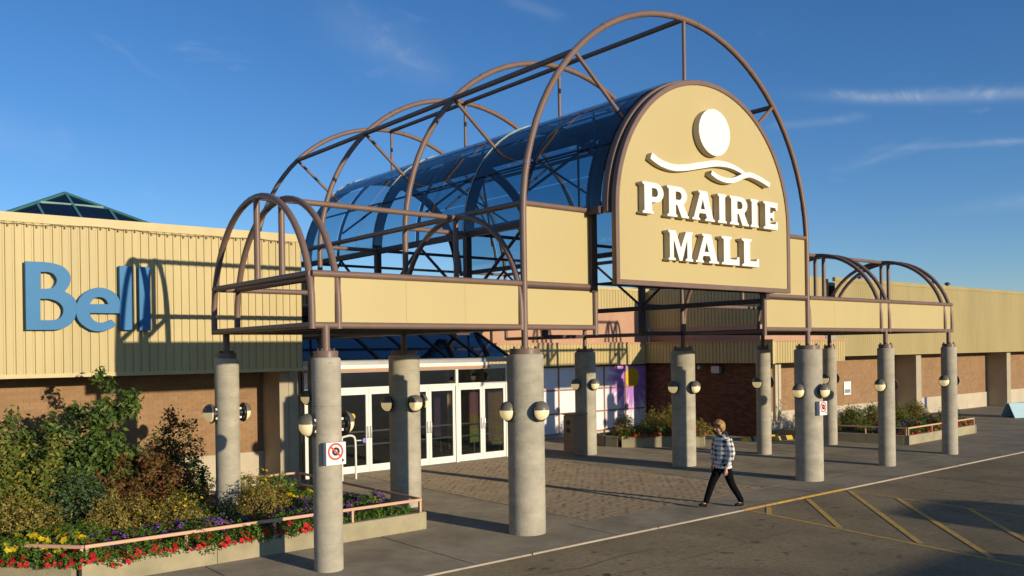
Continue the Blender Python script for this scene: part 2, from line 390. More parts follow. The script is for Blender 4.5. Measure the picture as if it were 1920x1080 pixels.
kp = MB().cbox(4.55, 8.3, KERB+.055, KERB+.14, -.05, .0085, .004).build('painted_kerb_line', M['paint_yellow'], mk)
# thin cracks and seams in the asphalt, sealed with tar
M['tar'] = mat('tar', (.10, .085, .07), .8, .2, 8)
def crack(P, w=.02):
    L_ = smoothline([(*p, 0) for p in P], 8); mb = MB()
    for i, c in enumerate(L_):
        d = (L_[min(i+1, len(L_)-1)]-L_[max(i-1, 0)]).normalized(); nn = Vector((-d.y, d.x, 0))*w*(.5+.5*rnd.random())
        c = c+Vector((rnd.uniform(-.012, .012), rnd.uniform(-.012, .012), 0))
        mb.v += [tuple(c-nn), tuple(c+nn)]
        if i: mb.f.append((2*i-2, 2*i-1, 2*i+1, 2*i))
    mb.build('tar_seam', M['tar'], mk, loc=(0, 0, -.0215))
crack([(11.5, -1.5), (11.6, -2.6), (11.2, -4.2), (11.4, -6.5)], .022); crack([(9.7, -1.5), (9.5, -3.2), (9.7, -4.7), (9.3, -6)], .012); crack([(9.6, -4.4), (11.2, -4.6), (13.5, -4.3)], .018)
crack([(-1.5, -3.0), (1, -3.1), (3.6, -3.0)], .006); crack([(-2.6, -1.9), (-1.2, -2.4), (.4, -2.3), (1.6, -2.9), (2.4, -4.3)], .007); crack([(.2, -3.6), (.9, -4.4), (.6, -5.6)], .006); crack([(2.0, -1.6), (2.3, -2.6), (1.9, -3.4)], .005)
crack([(12.5, -1.45), (12.8, -4.0), (12.4, -8)], .010); crack([(14.8, -1.45), (15.1, -4.0), (14.6, -8)], .012); crack([(6.0, -2.2), (6.6, -3.0), (6.3, -4.1), (6.9, -5.2)], .005)
# dark oil drips
def blot(x, y, r_):
    n = 14; P = [(x+r_*(1+.35*math.sin(3*k+x*7))*math.cos(2*math.pi*k/n)*1.3, y+r_*(1+.3*math.cos(2*k+y*5))*math.sin(2*math.pi*k/n), 0) for k in range(n)]
    MB().add(P, [tuple(range(n))]).build('oil_stain', M['oil'], mk, loc=(0, 0, -.0225))
M['oil'] = mat('oil_stain', (.145, .11, .07), .8, .25, 10)
qb = random.Random(21)
for _ in range(46): blot(qb.uniform(-3.5, 12), qb.uniform(-6.5, -1.6), qb.choice((.02, .03, .035, .05, .07)))

# ------------------------------------------------------------------ columns and wall lamps
def lamp_parts(root):
    """bulkhead lamp facing local -y: back plate, bowl of glass, black hood over the upper half"""
    r = .165
    bp = MB(); 
    prof = [(0.001, 0), (.085, 0), (.085, .05), (r*.98, .055), (r*.98, .085), (r*.9, .09), (.001, .09)]
    def lathe_y(prof, n=28):
        mb = MB(); base = 0
        for (q, z) in prof:
            for k in range(n):
                a = 2*math.pi*k/n; mb.v.append((q*math.cos(a), -z, q*math.sin(a)))
        for i in range(len(prof)-1):
            for k in range(n): mb.f.append((i*n+k, (i+1)*n+k, (i+1)*n+(k+1) % n, i*n+(k+1) % n))
        return mb
    MBs = lathe_y(prof); MBs.build('back_plate', M['black'], root, smooth=40)
    MB().cbox(-.055, .055, -.035, .03, -.10, .10, .006).build('mount_plate', M['white'], root)
    def dome(r0, h, y0, lower, zcut):
        mb = MB(); n, m = 28, 9
        idx = {}
        for i in range(m+1):
            t = i/m*math.pi/2
            for k in range(n+1):
                a = (math.pi+math.pi*k/n) if lower else (math.pi*k/n)
                rr = r0*math.cos(t); mb.v.append((rr*math.cos(a), -y0-h*math.sin(t), zcut+rr*math.sin(a)))
        for i in range(m):
            for k in range(n): mb.f.append((i*(n+1)+k, i*(n+1)+k+1, (i+1)*(n+1)+k+1, (i+1)*(n+1)+k))
        return mb
    # glass bowl: complete dome, hood: slightly larger half shell with a lip
    full = MB(); n, m = 28, 9
    for i in range(m+1):
        t = i/m*math.pi/2*.999
        for k in range(n):
            a = 2*math.pi*k/n; rr = r*.90*math.cos(t); full.v.append((rr*math.cos(a), -.088-.135*math.sin(t), rr*math.sin(a)))
    for i in range(m):
        for k in range(n): full.f.append((i*n+k, i*n+(k+1) % n, (i+1)*n+(k+1) % n, (i+1)*n+k))
    full.build('glass_bowl', M['lamp_glass'], root, smooth=60)
    hd = dome(r*.93, .148, .086, False, .032)
    lip = len(hd.v)
    o = hd.build('hood', M['lamp_hood'], root, smooth=60)
    sm = o.modifiers.new('solid', 'SOLIDIFY'); sm.thickness = .010; sm.offset = -1
    rim = MB(); rim.tube([(r*1.0*math.cos(a), -.088, r*1.0*math.sin(a)) for a in [2*math.pi*i/28 for i in range(28)]], .010, 8, closed=True)
    rim.build('rim', M['black'], root, smooth=60)
ml, nt, b, out = nmat('lamp_glass'); b.inputs['Base Color'].default_value = (.72, .62, .40, 1); b.inputs['Roughness'].default_value = .3
b.inputs['Emission Color'].default_value = (1, .72, .30, 1); b.inputs['Emission Strength'].default_value = .42
tcn = nt.nodes.new('ShaderNodeTexCoord'); nz = nt.nodes.new('ShaderNodeTexNoise'); nz.inputs['Scale'].default_value = 30; nt.links.new(tcn.outputs['Object'], nz.inputs['Vector'])
bpn = nt.nodes.new('ShaderNodeBump'); bpn.inputs['Strength'].default_value = .1; nt.links.new(nz.outputs['Fac'], bpn.inputs['Height']); nt.links.new(bpn.outputs[0], b.inputs['Normal'])
M['lamp_glass'] = ml
M['lamp_hood'] = mat('lamp_hood', (.15, .135, .105), .4, .1, 12, spec=.4)
proto_lamp = [None]
def lamp(x, y, z, ang, label):
    if proto_lamp[0] is None:
        o = empty('wall_lamp'); lamp_parts(o); proto_lamp[0] = o
    else: o = copy_tree(proto_lamp[0])
    o.location = (x, y, z); o.rotation_euler = (0, 0, ang); tag(o, label, 'lamp', 'globe lamps on the columns'); return o
def column_mesh(rad, h):
    prof = [(rad, -.02)]; z = 0.0
    prof.append((rad, .0))
    while z < h-.5:
        z += .405; prof += [(rad, z-.006), (rad-.004, z-.002), (rad-.004, z+.002), (rad, z+.006)]
    prof += [(rad, h-.02), (rad-.02, h)]
    return MB().lathe(prof, 40).mesh('shaft', 30)
cm = {r_: column_mesh(r_, 3.15) for r_ in (.215, .325)}
def column(x, y, rad, what, lamps, stub_top=ZB):
    t = empty('concrete_column', (x, y, 0), what, 'column', 'concrete columns under the canopy')
    s = obj('shaft', cm[rad], M['concrete'], t); s.rotation_euler = (0, 0, rnd.uniform(0, 6))
    MB().lathe([(rad*.84, 3.15), (rad*.84, 3.24), (rad*.82, 3.25)], 32).build('collar', M['brown'], t, smooth=30)
    MB().tube([(0, 0, 3.24), (0, 0, stub_top)], .06, 14).build('stub_pipe', M['brown'], t, smooth=40)
    bolts = MB()
    for k in range(4):
        a = k*math.pi/2+.6; bolts.lathe([(.022, 3.25), (.022, 3.285), (.01, 3.29)], 6, (rad*.6*math.cos(a), rad*.6*math.sin(a), 0))
    bolts.build('anchor_bolts', M['brown_dark'], t)['kind'] = 'stuff'
    for (ang, side) in lamps:
        d = Vector((math.sin(ang), -math.cos(ang)))      # local -y turned by ang
        lamp(x+d.x*rad*.985, y+d.y*rad*.985, 2.15, ang, 'globe lamp on the %s of the %s' % (side, what))
    return t
L_, F_, Rr = -math.pi/2, 0.0, math.pi/2                  # facing -x, -y, +x
SM, BG = .215, .325
column(-A_, 0, SM, 'thin column nearest the camera', [(L_, 'left side'), (Rr, 'right side')])
column(0, 0, BG, 'thick front column left of the person', [(L_, 'left side'), (F_, 'front'), ])
column(W_, 0, BG, 'thick front column right of the person', [(L_, 'left side'), (F_, 'front')])
column(W_+B_, 0, SM, 'thin front column, second from the right', [(L_, 'left side'), (Rr, 'right side')])
column(W_+B_+C_, 0, SM, 'thin front column farthest right', [(L_, 'left side'), (Rr, 'right side')])
column(-A_, RW, SM, 'thin column standing in the flower bed', [(L_, 'left side'), (Rr, 'right side')])
column(-.07, RW, BG, 'thick column before the white doors', [(L_, 'left side'), (F_, 'front'), (Rr, 'right side')])
column(W_, RW, BG, 'thick column behind the walking person', [(L_, 'left side'), (F_, 'front')])
column(W_+B_, RW, SM, 'thin column before the brown brick wall', [(L_, 'left side'), (Rr, 'right side')])
column(W_+B_+C_, RW, SM, 'thin column left of the far planter', [(L_, 'left side'), (Rr, 'right side')])
column(0, 2*RW, BG, 'thick column left of the doors', [(L_, 'left side')])
column(W_, 2*RW, BG, 'thick column with the tan bin', [(L_, 'left side'), (F_, 'front')])

# ------------------------------------------------------------------ main vaulted canopy
can = empty('vaulted_canopy', (W_/2, 0, 0), 'tall brown tube arches over a blue glass barrel roof at the entrance', 'canopy')
def cpart(mb, name, m, smooth=40, parent=None):
    par = parent or can
    me = mb.mesh(name, smooth); 
    me.transform(Matrix.Translation(-Vector(par.location))) if par.parent is None else None
    return obj(name, me, m, par)
CZ = ZU-.21; RH = W_/2; CX = W_/2
def hoop_pts(y, n=40):
    P = [(0, y, ZB-.02), (0, y, ZB+.8), (0, y, CZ-.4)]
    P += [(CX-RH*math.cos(math.pi*i/n), y, CZ+RH*math.sin(math.pi*i/n)) for i in range(n+1)]
    return P+[(W_, y, CZ-.4), (W_, y, ZB+.8), (W_, y, ZB-.02)]
rows = [0, RW, 2*RW, 3*RW]
VR, VZ = 2.85, 5.83                                       # glazed vault: radius and springing
Y0V, Y1V = -.32, 11.9
s45 = math.sin(math.pi/4)
for k, y in enumerate(rows):
    cpart(MB().tube(hoop_pts(y), .062, 14), 'hoop', M['brown'])
    for a in (168, 122, 84, 58, 12):                      # welded sleeves on the hoop
        P_ = [(CX+RH*math.cos(R(a+d_)), y, CZ+RH*math.sin(R(a+d_))) for d_ in (-.5, .5)]; cpart(MB().tube(P_, .067, 14), 'sleeve', M['brown'])
    for xs_ in (0, W_): cpart(MB().tube([(xs_, y, ZB+.07), (xs_, y, ZB+.10)], .068, 14), 'sleeve', M['brown'])
    for a in (135, 90, 45):
        c, s = math.cos(R(a)), math.sin(R(a))
        cpart(MB().tube([(CX+RH*c, y, CZ+RH*s), (CX+(VR+.02)*c, y, VZ+(VR+.02)*s)], .040, 10), 'strut', M['brown'])
    for x0, x1 in ((0, CX-VR), (CX+VR, W_)):
        cpart(MB().tube([(x0, y, ZU), (x1, y, ZU)], .05, 10), 'tie', M['brown'])
        cpart(MB().tube([(x0, y, ZT-.04), (x1, y, ZT-.04)], .045, 10), 'tie', M['brown_dark'])
    for x in (CX-VR, CX+VR):
        if k: cpart(MB().beam((x, y, ZB), (x, y, ZU), .14, .14), 'edge_post', M['brown_dark'], 20)
        else:
            xx = 1.76 if x < CX else W_-1.76
            cpart(MB().beam((xx-.05 if x < CX else xx+.05, .02, ZT-.1), (xx-.05 if x < CX else xx+.05, .02, ZU), .15, .15), 'edge_post', M['brown_dark'], 20)
            cpart(MB().tube([(xx, 0, ZB-.14), (xx, 0, ZT+.02)], .052, 12), 'edge_post', M['brown'])
for a in (135, 90, 45):
    c, s = math.cos(R(a)), math.sin(R(a))
    cpart(MB().tube([(CX+(RH-.0)*c, 0, CZ+(RH-.0)*s), (CX+RH*c, rows[-1], CZ+RH*s)], .055, 24), 'purlin', M['brown'])
for x in (0, W_):
    for z, rr in ((ZB, .055), (ZT, .055), (ZU, .055)):
        cpart(MB().tube([(x, 0.0, z), (x, rows[-1], z)], rr, 12), 'side_rail', M['brown'])
for x in (CX-VR, CX+VR):
    cpart(MB().beam((x, Y0V, VZ-.02), (x, Y1V, VZ-.02), .13, .13), 'edge_beam', M['brown_dark'], 20)
    cpart(MB().beam((x, .1, ZT-.12), (x, rows[-1], ZT-.12), .11, .11), 'edge_beam', M['brown_dark'], 20)
# diagonal braces of the side frames
for i in range(3):
    for x in (CX-VR, CX+VR):
        cpart(MB().tube([(x, rows[i]+.1, ZT), (x, rows[i]+RW/2, ZU-.1)], .035, 8), 'brace', M['brown_dark'])
        cpart(MB().tube([(x, rows[i]+RW/2, ZU-.1), (x, rows[i+1]-.1, ZT)], .035, 8), 'brace', M['brown_dark'])
# ribs and glazing of the vault
bays = []
nb = 6; step = (Y1V-0.0)/nb
ribY = [Y0V, 0.0]+[step*i for i in range(1, nb+1)]
def varc(y, r_, n=28): return [(CX-r_*math.cos(math.pi*i/n), y, VZ+r_*math.sin(math.pi*i/n)) for i in range(n+1)]
def rib_box(y, r_, dep, wd, n=36):
    mb = MB()
    for i in range(n+1):
        a = math.pi*i/n; c, s = -math.cos(a), math.sin(a)
        mb.v += [(CX+r_*c, y-wd/2, VZ+r_*s), (CX+r_*c, y+wd/2, VZ+r_*s), (CX+(r_-dep)*c, y+wd/2, VZ+(r_-dep)*s), (CX+(r_-dep)*c, y-wd/2, VZ+(r_-dep)*s)]
        if i:
            b_ = 4*i
            for k in range(4): mb.f.append((b_-4+k, b_-4+(k+1) % 4, b_+(k+1) % 4, b_+k))
    mb.f += [(0, 1, 2, 3), (4*n+3, 4*n+2, 4*n+1, 4*n)]
    return mb
for i, y in enumerate(ribY):
    if i == 0: continue
    if i % 2 == 1: cpart(rib_box(y, VR-.02, .20, .20 if i == 1 else .17), 'rib', M['brown_dark'] if i == 1 else M['navy_rib'], 30)
    else: cpart(MB().tube(varc(y, VR-.06), .04, 10), 'rib', M['brown'])
    if i > 1 and i % 2: cpart(MB().tube(varc(y, VR+.012), .012, 8), 'glazing_bead', M['bead'] if 'bead' in M else M.setdefault('bead', mat('pale_bead', (.42, .50, .46), .4, .1, 5)))
for a in (152, 118, 90, 62, 28):
    c, s = math.cos(R(a)), math.sin(R(a))
    cpart(MB().tube([(CX+(VR-.05)*c, 0, VZ+(VR-.05)*s), (CX+(VR-.05)*c, Y1V, VZ+(VR-.05)*s)], .026, 8), 'glazing_bar', M['navy_rib'])
cuts = [0, 45, 90, 135, 180]
for i in range(len(ribY)-1):
    y0, y1 = ribY[i]+.01, ribY[i+1]-.01
    for a0, a1 in zip(cuts, cuts[1:]):
        mb = MB(); n = 8
        for j in range(n+1):
            a = R(a0+.3+(a1-a0-.6)*j/n); 
            for y in (y0, y1): mb.v.append((CX-VR*math.cos(a), y, VZ+VR*math.sin(a)))
            if j: mb.f.append((2*j-2, 2*j-1, 2*j+1, 2*j))
        cpart(mb, 'glass_pane', M['vault_glass'], 60)
# opaque strip along the crown, beyond the ridge
mb = MB()
for j in range(9):
    a = R(70+18*j/8)
    for y in (0.0, Y1V): mb.v.append((CX+(VR-.10)*math.cos(a), y, VZ+(VR-.10)*math.sin(a)))
    if j: mb.f.append((2*j-2, 2*j-1, 2*j+1, 2*j))
cpart(mb, 'crown_panel', M['navy_rib'], 60)
# cross braces seen through the glass (X frames in the end bays)
for (ya, yb) in ((0, step), (2*step, 3*step), (4*step, 5*step)):
    for sgn in (-1, 1):
        a0, a1 = R(90+sgn*15), R(90+sgn*75)
        P = lambda a, y: (CX+(VR-.12)*math.cos(a), y, VZ+(VR-.12)*math.sin(a))
        cpart(MB().tube([P(a0, ya), P(a1, yb)], .03, 8), 'brace', M['brown_dark']); cpart(MB().tube([P(a1, ya), P(a0, yb)], .03, 8), 'brace', M['brown_dark'])
# horizontal tie rods low in the vault
for y in (RW, 2*RW, 3*RW):
    cpart(MB().tube([(CX-VR, y, VZ), (CX+VR, y, VZ)], .04, 10), 'tie_rod', M['brown_dark'])
# front panels beside the sign
for x0, x1 in ((.07, 1.66), (W_-1.66, W_-.07)):
    cpart(MB().box(x0, x1, .012, .05, ZT+.05, ZU-.05), 'fascia_panel', M['panel'], 20)
    cpart(MB().box(x0, x1+.04 if x0 < 1 else x1, .012, .05, ZB+.05, ZT-.05), 'fascia_panel', M['panel'], 20)
    for z in (ZB, ZT): cpart(MB().tube([(x0-.07, 0, z), (x1+.07, 0, z)], .05, 12), 'front_rail', M['brown'])
# low cross members behind the sign
for y in (RW, 2*RW):
    cpart(MB().beam((0, y, ZB), (CX-VR, y, ZB), .1, .1), 'cross_beam', M['brown_dark'], 20)
    cpart(MB().beam((CX+VR, y, ZB), (W_, y, ZB), .1, .1), 'cross_beam', M['brown_dark'], 20)

# ------------------------------------------------------------------ side canopies (left one bay, right two bays)
def side_canopy(x_end, x_hoops, x_in, sgn, label):
    t = empty('side_canopy', ((x_end+x_in)/2, 0, 0), label, 'canopy')
    off = Matrix.Translation(-Vector(t.location))
    def part(mb, name, m, smooth=40):
        me = mb.mesh(name, smooth); me.transform(off); return obj(name, me, m, t)
    HR = RW/2; yc = HR; zc = ZB+.24
    def hoop(x):
        n = 28
        P = [(x, 0, ZB-.05), (x, 0, zc-.08)]+[(x, yc-HR*math.cos(math.pi*i/n), zc+HR*math.sin(math.pi*i/n)) for i in range(n+1)]+[(x, RW, zc-.08), (x, RW, ZB-.05)]
        return P
    for x in x_hoops+[x_in]:
        part(MB().tube(hoop(x), .053, 14), 'hoop', M['brown'])
        part(MB().tube([(x, yc, ZT), (x, yc, zc+HR)], .053, 12), 'king_post', M['brown'])
        for z in (ZB, ZT): part(MB().tube([(x, 0.02, z), (x, RW-.02, z)], .05, 12), 'cross_rail', M['brown'])
    part(MB().tube([(x_end, yc, zc+HR), (x_in, yc, zc+HR)], .05, 12), 'ridge_pipe', M['brown'])
    lo, hi = min(x_end, x_in), max(x_end, x_in)
    for z in (ZB, ZT):
        for y in (0, RW): part(MB().tube([(lo, y, z), (hi, y, z)], .05, 12), 'long_rail', M['brown'])
    xs = sorted(x_hoops+[x_in]); xs = [xs[0]]+xs[1:]
    for a, b in zip(xs, xs[1:]):
        k_ = max(1, round((b-a)/1.25))
        for j_ in range(k_):
            part(MB().box(a+.05+(b-a-.1)*j_/k_+.0015, a+.05+(b-a-.1)*(j_+1)/k_-.0015, .012+rnd.uniform(-.001, .001), .045, ZB+.045, ZT-.045), 'fascia_panel', M['panel'], 20)
    if True:
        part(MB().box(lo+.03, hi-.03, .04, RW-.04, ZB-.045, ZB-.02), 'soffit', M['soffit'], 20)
    return t
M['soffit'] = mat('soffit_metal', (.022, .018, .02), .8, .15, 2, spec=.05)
side_canopy(-A_-.216, [-A_-.216, -A_+.216], -.075, -1, 'single-bay hooped side canopy over the left flower bed')
side_canopy(W_+B_+C_+.216, [W_+B_-.216, W_+B_+.216, W_+B_+C_-.216, W_+B_+C_+.216], W_+.075, 1, 'two-bay hooped side canopy right of the large sign')

# ------------------------------------------------------------------ the arched sign
SY = -.63; SR = 2.78; SZB = 4.42
sg = empty('mall_sign', (CX, SY, SZB), 'large cream arched sign with raised white lettering and a moon over waves', 'sign')
def spart(me, name, m, y):
    me.transform(Matrix.Translation((-CX, y-SY, -SZB))); return obj(name, me, m, sg)
outer = lambda r_, zb: [(CX-r_, zb), (CX+r_, zb)]+arc(CX, VZ, r_, r_, 0, 180, 48)
spart(prism_mesh('face_panel', [outer(SR-.06, SZB+.06)], .05), 'face_panel', M['panel'], SY+.01)
o = spart(prism_mesh('frame', [outer(SR, SZB), outer(SR-.075, SZB+.075)], .12, .012), 'frame', M['brown'], SY-.02)
AR, AI = 2.82, 2.70
ring = [(CX-AR, VZ-.06), (CX-AI, VZ-.06)]+[(CX-AI*math.cos(R(a)), VZ+AI*math.sin(R(a))) for a in range(0, 181, 4)]+[(CX+AI, VZ-.06), (CX+AR, VZ-.06)]+[(CX+AR*math.cos(R(a)), VZ+AR*math.sin(R(a))) for a in range(0, 181, 4)]
cpart2 = prism_mesh('end_arch', [ring], .15, .01); cpart2.transform(Matrix.Translation((-CX, -.47, 0))); obj('end_arch', cpart2, M['brown'], can)
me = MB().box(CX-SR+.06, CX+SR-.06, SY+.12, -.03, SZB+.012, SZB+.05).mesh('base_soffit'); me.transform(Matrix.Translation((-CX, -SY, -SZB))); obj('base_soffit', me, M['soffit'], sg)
G = {
 'P': [[(0, 0), (.52, 0), (.52, .06), (.44, .1), (.44, .38), (.62, .38)]+arc(.62, .69, .38, .31, -85, 90, 12)+[(0, 1), (0, .94), (.09, .9), (.09, .1), (0, .06)], [(.44, .55)]+arc(.6, .69, .13, .14, -90, 90, 8)+[(.44, .83)]],
 'R': [[(0, 0), (.46, 0), (.46, .06), (.39, .1), (.39, .4), (.46, .4), (.66, 0), (1, 0), (1, .06), (.94, .09), (.76, .44)]+arc(.58, .71, .35, .29, -52, 90, 10)+[(0, 1), (0, .94), (.08, .9), (.08, .1), (0, .06)], [(.39, .57)]+arc(.55, .705, .12, .135, -90, 90, 8)+[(.39, .84)]],
 'A': [[(0, 0), (.34, 0), (.34, .06), (.27, .09), (.32, .24), (.6, .24), (.65, .09), (.57, .06), (.57, 0), (1, 0), (1, .06), (.93, .09), (.67, 1), (.28, 1), (.28, .95), (.35, .92), (.07, .09), (0, .06)], [(.37, .38), (.56, .38), (.47, .72)]],
 'I': [[(0, 0), (1, 0), (1, .06), (.84, .1), (.84, .9), (1, .94), (1, 1), (0, 1), (0, .94), (.16, .9), (.16, .1), (0, .06)]],
 'E': [[(0, 0), (1, 0), (1, .3), (.9, .3), (.84, .2), (.47, .2), (.47, .42), (.62, .42), (.67, .35), (.75, .35), (.75, .67), (.67, .67), (.62, .6), (.47, .6), (.47, .81), (.84, .81), (.9, .72), (1, .72), (1, 1), (0, 1), (0, .94), (.13, .9), (.13, .1), (0, .06)]],
 'L': [[(0, 0), (1, 0), (1, .3), (.9, .3), (.84, .2), (.47, .2), (.47, .9), (.58, .94), (.58, 1), (0, 1), (0, .94), (.12, .9), (.12, .1), (0, .06)]],
 'M': [[(0, 0), (.28, 0), (.28, .06), (.205, .1), (.205, .72), (.44, 0), (.55, 0), (.765, .72), (.765, .1), (.69, .06), (.69, 0), (1, 0), (1, .06), (.95, .1), (.95, .9), (1, .94), (1, 1), (.72, 1), (.5, .42), (.29, 1), (0, 1), (0, .94), (.055, .9), (.055, .1), (0, .06)]],
}
def raised(loops, depth, name, parent_fn=spart, yface=SY):
    """white face with a darker return"""
    body = parent_fn(prism_mesh(name, loops, depth-.012), name, M['letter_side'], yface-depth+.012)
    me = prism_mesh('letter_face', loops, .012, .0); me.transform(Matrix.Translation((-CX, yface-depth-SY, -SZB))); f = obj('letter_face', me, M['letter_white'], body)
    return body
DEP = .15
for ch, x0, x1 in zip('PRAIRIE', (2.267, 2.965, 3.708, 4.52, 4.91, 5.62, 6.08), (2.86, 3.60, 4.41, 4.80, 5.555, 5.90, 6.60)):
    raised([[(x0+px*(x1-x0), 5.755+pz*.588) for px, pz in lp] for lp in G[ch]], DEP, 'letter')
for ch, x0, x1 in zip('MALL', (2.985, 3.80, 4.625, 5.305), (3.71, 4.525, 5.21, 5.895)):
    raised([[(x0+px*(x1-x0), 4.915+pz*.575) for px, pz in lp] for lp in G[ch]], DEP, 'letter')
raised([arc(4.45, 7.565, .50, .47, 0, 351, 40)], DEP, 'moon_disc')
def ribbon(P, wmid, w0, w1):
    P = smoothline([(x, z, 0) for x, z in P], 6); a, b = [], []
    for i, p in enumerate(P):
        d = (P[min(i+1, len(P)-1)]-P[max(i-1, 0)]).normalized(); n_ = Vector((-d.y, d.x, 0)); t = i/(len(P)-1)
        w = (w0+(wmid-w0)*min(1, t*3) if t < .6 else wmid+(w1-wmid)*max(0, (t-.6)/.4))/2
        a.append((p+n_*w)[:2]); b.append((p-n_*w)[:2])
    return [a+b[::-1]]
w1 = [(2.56, 6.86), (2.84, 6.755), (3.217, 6.715), (3.61, 6.765), (4.016, 6.853), (4.519, 6.955), (4.95, 6.97), (5.304, 6.91), (5.47, 6.855)]
w2 = [(4.33, 6.745), (4.56, 6.668), (4.855, 6.642), (5.12, 6.69), (5.391, 6.79), (5.62, 6.845), (5.943, 6.805), (6.33, 6.705)]
raised(ribbon(w1, .125, .13, .07), DEP-.03, 'wave'); raised(ribbon(w2, .105, .09, .10), DEP, 'wave')
# ------------------------------------------------------------------ building
def corrugated(length, z0, z1, pitch=.16, depth=.025, name='cladding'):
    """sheet facing -y along +x from 0 to length, grooves pressed inwards"""
    mb = MB(); n = int(length/pitch)+1; P = []
    for i in range(n):
        x = i*pitch
        P += [(x, 0), (x+pitch*.66, 0), (x+pitch*.73, depth), (x+pitch*.90, depth), (x+pitch*.97, 0)]
    P = [p for p in P if p[0] <= length]+[(length, 0)]
    for i, (x, y) in enumerate(P):
        mb.v += [(x, y, z0), (x, y, z1)]
        if i: mb.f.append((2*i-2, 2*i, 2*i+1, 2*i-1))
    return mb
def bricks(x0, x1, z0, z1, seed, bl=.21, bh=.072, j=.009, proud=.006):
    """courses of bricks facing -y, one joined piece"""
    mb = MB(); q = random.Random(seed); row = 0; z = z0
    while z+bh-j <= z1+1e-6:
        x = x0-(row % 2)*bl/2
        while x < x1:
            a, b = max(x, x0), min(x+bl-j, x1)
            if b-a > .02:
                d = proud+q.uniform(-.0015, .0015)
                mb.add([(a, 0, z), (b, 0, z), (b, 0, z+bh-j), (a, 0, z+bh-j), (a, -d, z), (b, -d, z), (b, -d, z+bh-j), (a, -d, z+bh-j)],
                       [(4, 5, 6, 7), (0, 1, 5, 4), (1, 2, 6, 5), (2, 3, 7, 6), (3, 0, 4, 7)])
            x += bl
        z += bh; row += 1
    return mb
FT, FB = 5.905, 2.83
# ---- left wing
lw = empty('building_wing', (-1.08, 6.5, 0), 'left wing with yellow corrugated fascia over a pink brick wall', 'building')
def lpart(mb, name, m, loc=None, smooth=None, root=None, rot=None):
    root = root or lw; me = mb.mesh(name, smooth)
    if loc is not None:
        M4 = Matrix.Translation(loc)
        if rot: M4 = M4 @ Matrix.Rotation(rot, 4, 'Z')
        me.transform(M4)
    me.transform(Matrix.Translation(-Vector(root.location))); return obj(name, me, m, root)
XL = -34.0
lpart(corrugated(-1.08-XL, FB+.07, FT-.16), 'corrugated_fascia', M['metal_yellow'], (XL, 6.5, 0))
lpart(MB().box(XL, -1.075, 6.475, 6.60, FT-.17, FT), 'top_flashing', M['trim'])
lpart(MB().box(XL, -1.075, 6.48, 6.60, FB, FB+.075), 'bottom_flashing', M['trim'])
lpart(corrugated(5.5, FB, FT, depth=.02), 'corrugated_return', M['metal_yellow'], (-1.08, 6.55, 0), rot=math.pi/2)
lpart(MB().box(XL, -1.1, 6.6, 12.2, FB+.012, FB+.05), 'soffit', M['soffit'])
lpart(MB().box(XL, -1.1, 6.62, 40, FT-.22, FT-.1), 'roof', M['plinth'])
YBR = 7.95
lpart(MB().box(XL, -1.42, YBR, YBR+.3, -.1, FB+.05), 'wall_core', M['mortar'])
lpart(bricks(-12, -1.42, .95, FB+.02, 3), 'brick_courses', M['brick'], (0, YBR-.001, 0))['kind'] = 'stuff'
lpart(MB().box(XL, -1.42, YBR-.05, YBR+.01, -.1, .94), 'plinth', M['plinth'])
lpart(MB().box(-1.42, -1.20, 7.0, 8.6, -.05, FB+.01), 'pier', M['pier'])
lpart(MB().box(-1.185, -.955, 7.015, 8.6, -.05, FB+.01), 'pier', M['pier'])
lpart(MB().box(-1.21, -1.17, 7.04, 8.6, -.05, FB), 'pier_joint', M['dark_interior'])
# loose string of lights along the top edge of the fascia
P = []; x = XL/2
bul = MB()
while x < -1.2:
    sag = .05+.02*math.sin(x*2.1)+rnd.uniform(-.012, .012); P.append((x, 6.465, FT-.19+sag-.05)); 
    bul.box(x-.012, x+.012, 6.445, 6.47, P[-1][2]-.05, P[-1][2]-.005); x += .16
mbc = MB().tube(P, .008, 5); mbc.add(bul.v, bul.f)
M['cable'] = mat('old_cable', (.30, .24, .13), .7, .2, 10)
cab = mbc.build('string_light_cable', M['cable']); tag(cab, 'string of small bulbs along the top edge of the left fascia', 'string lights')
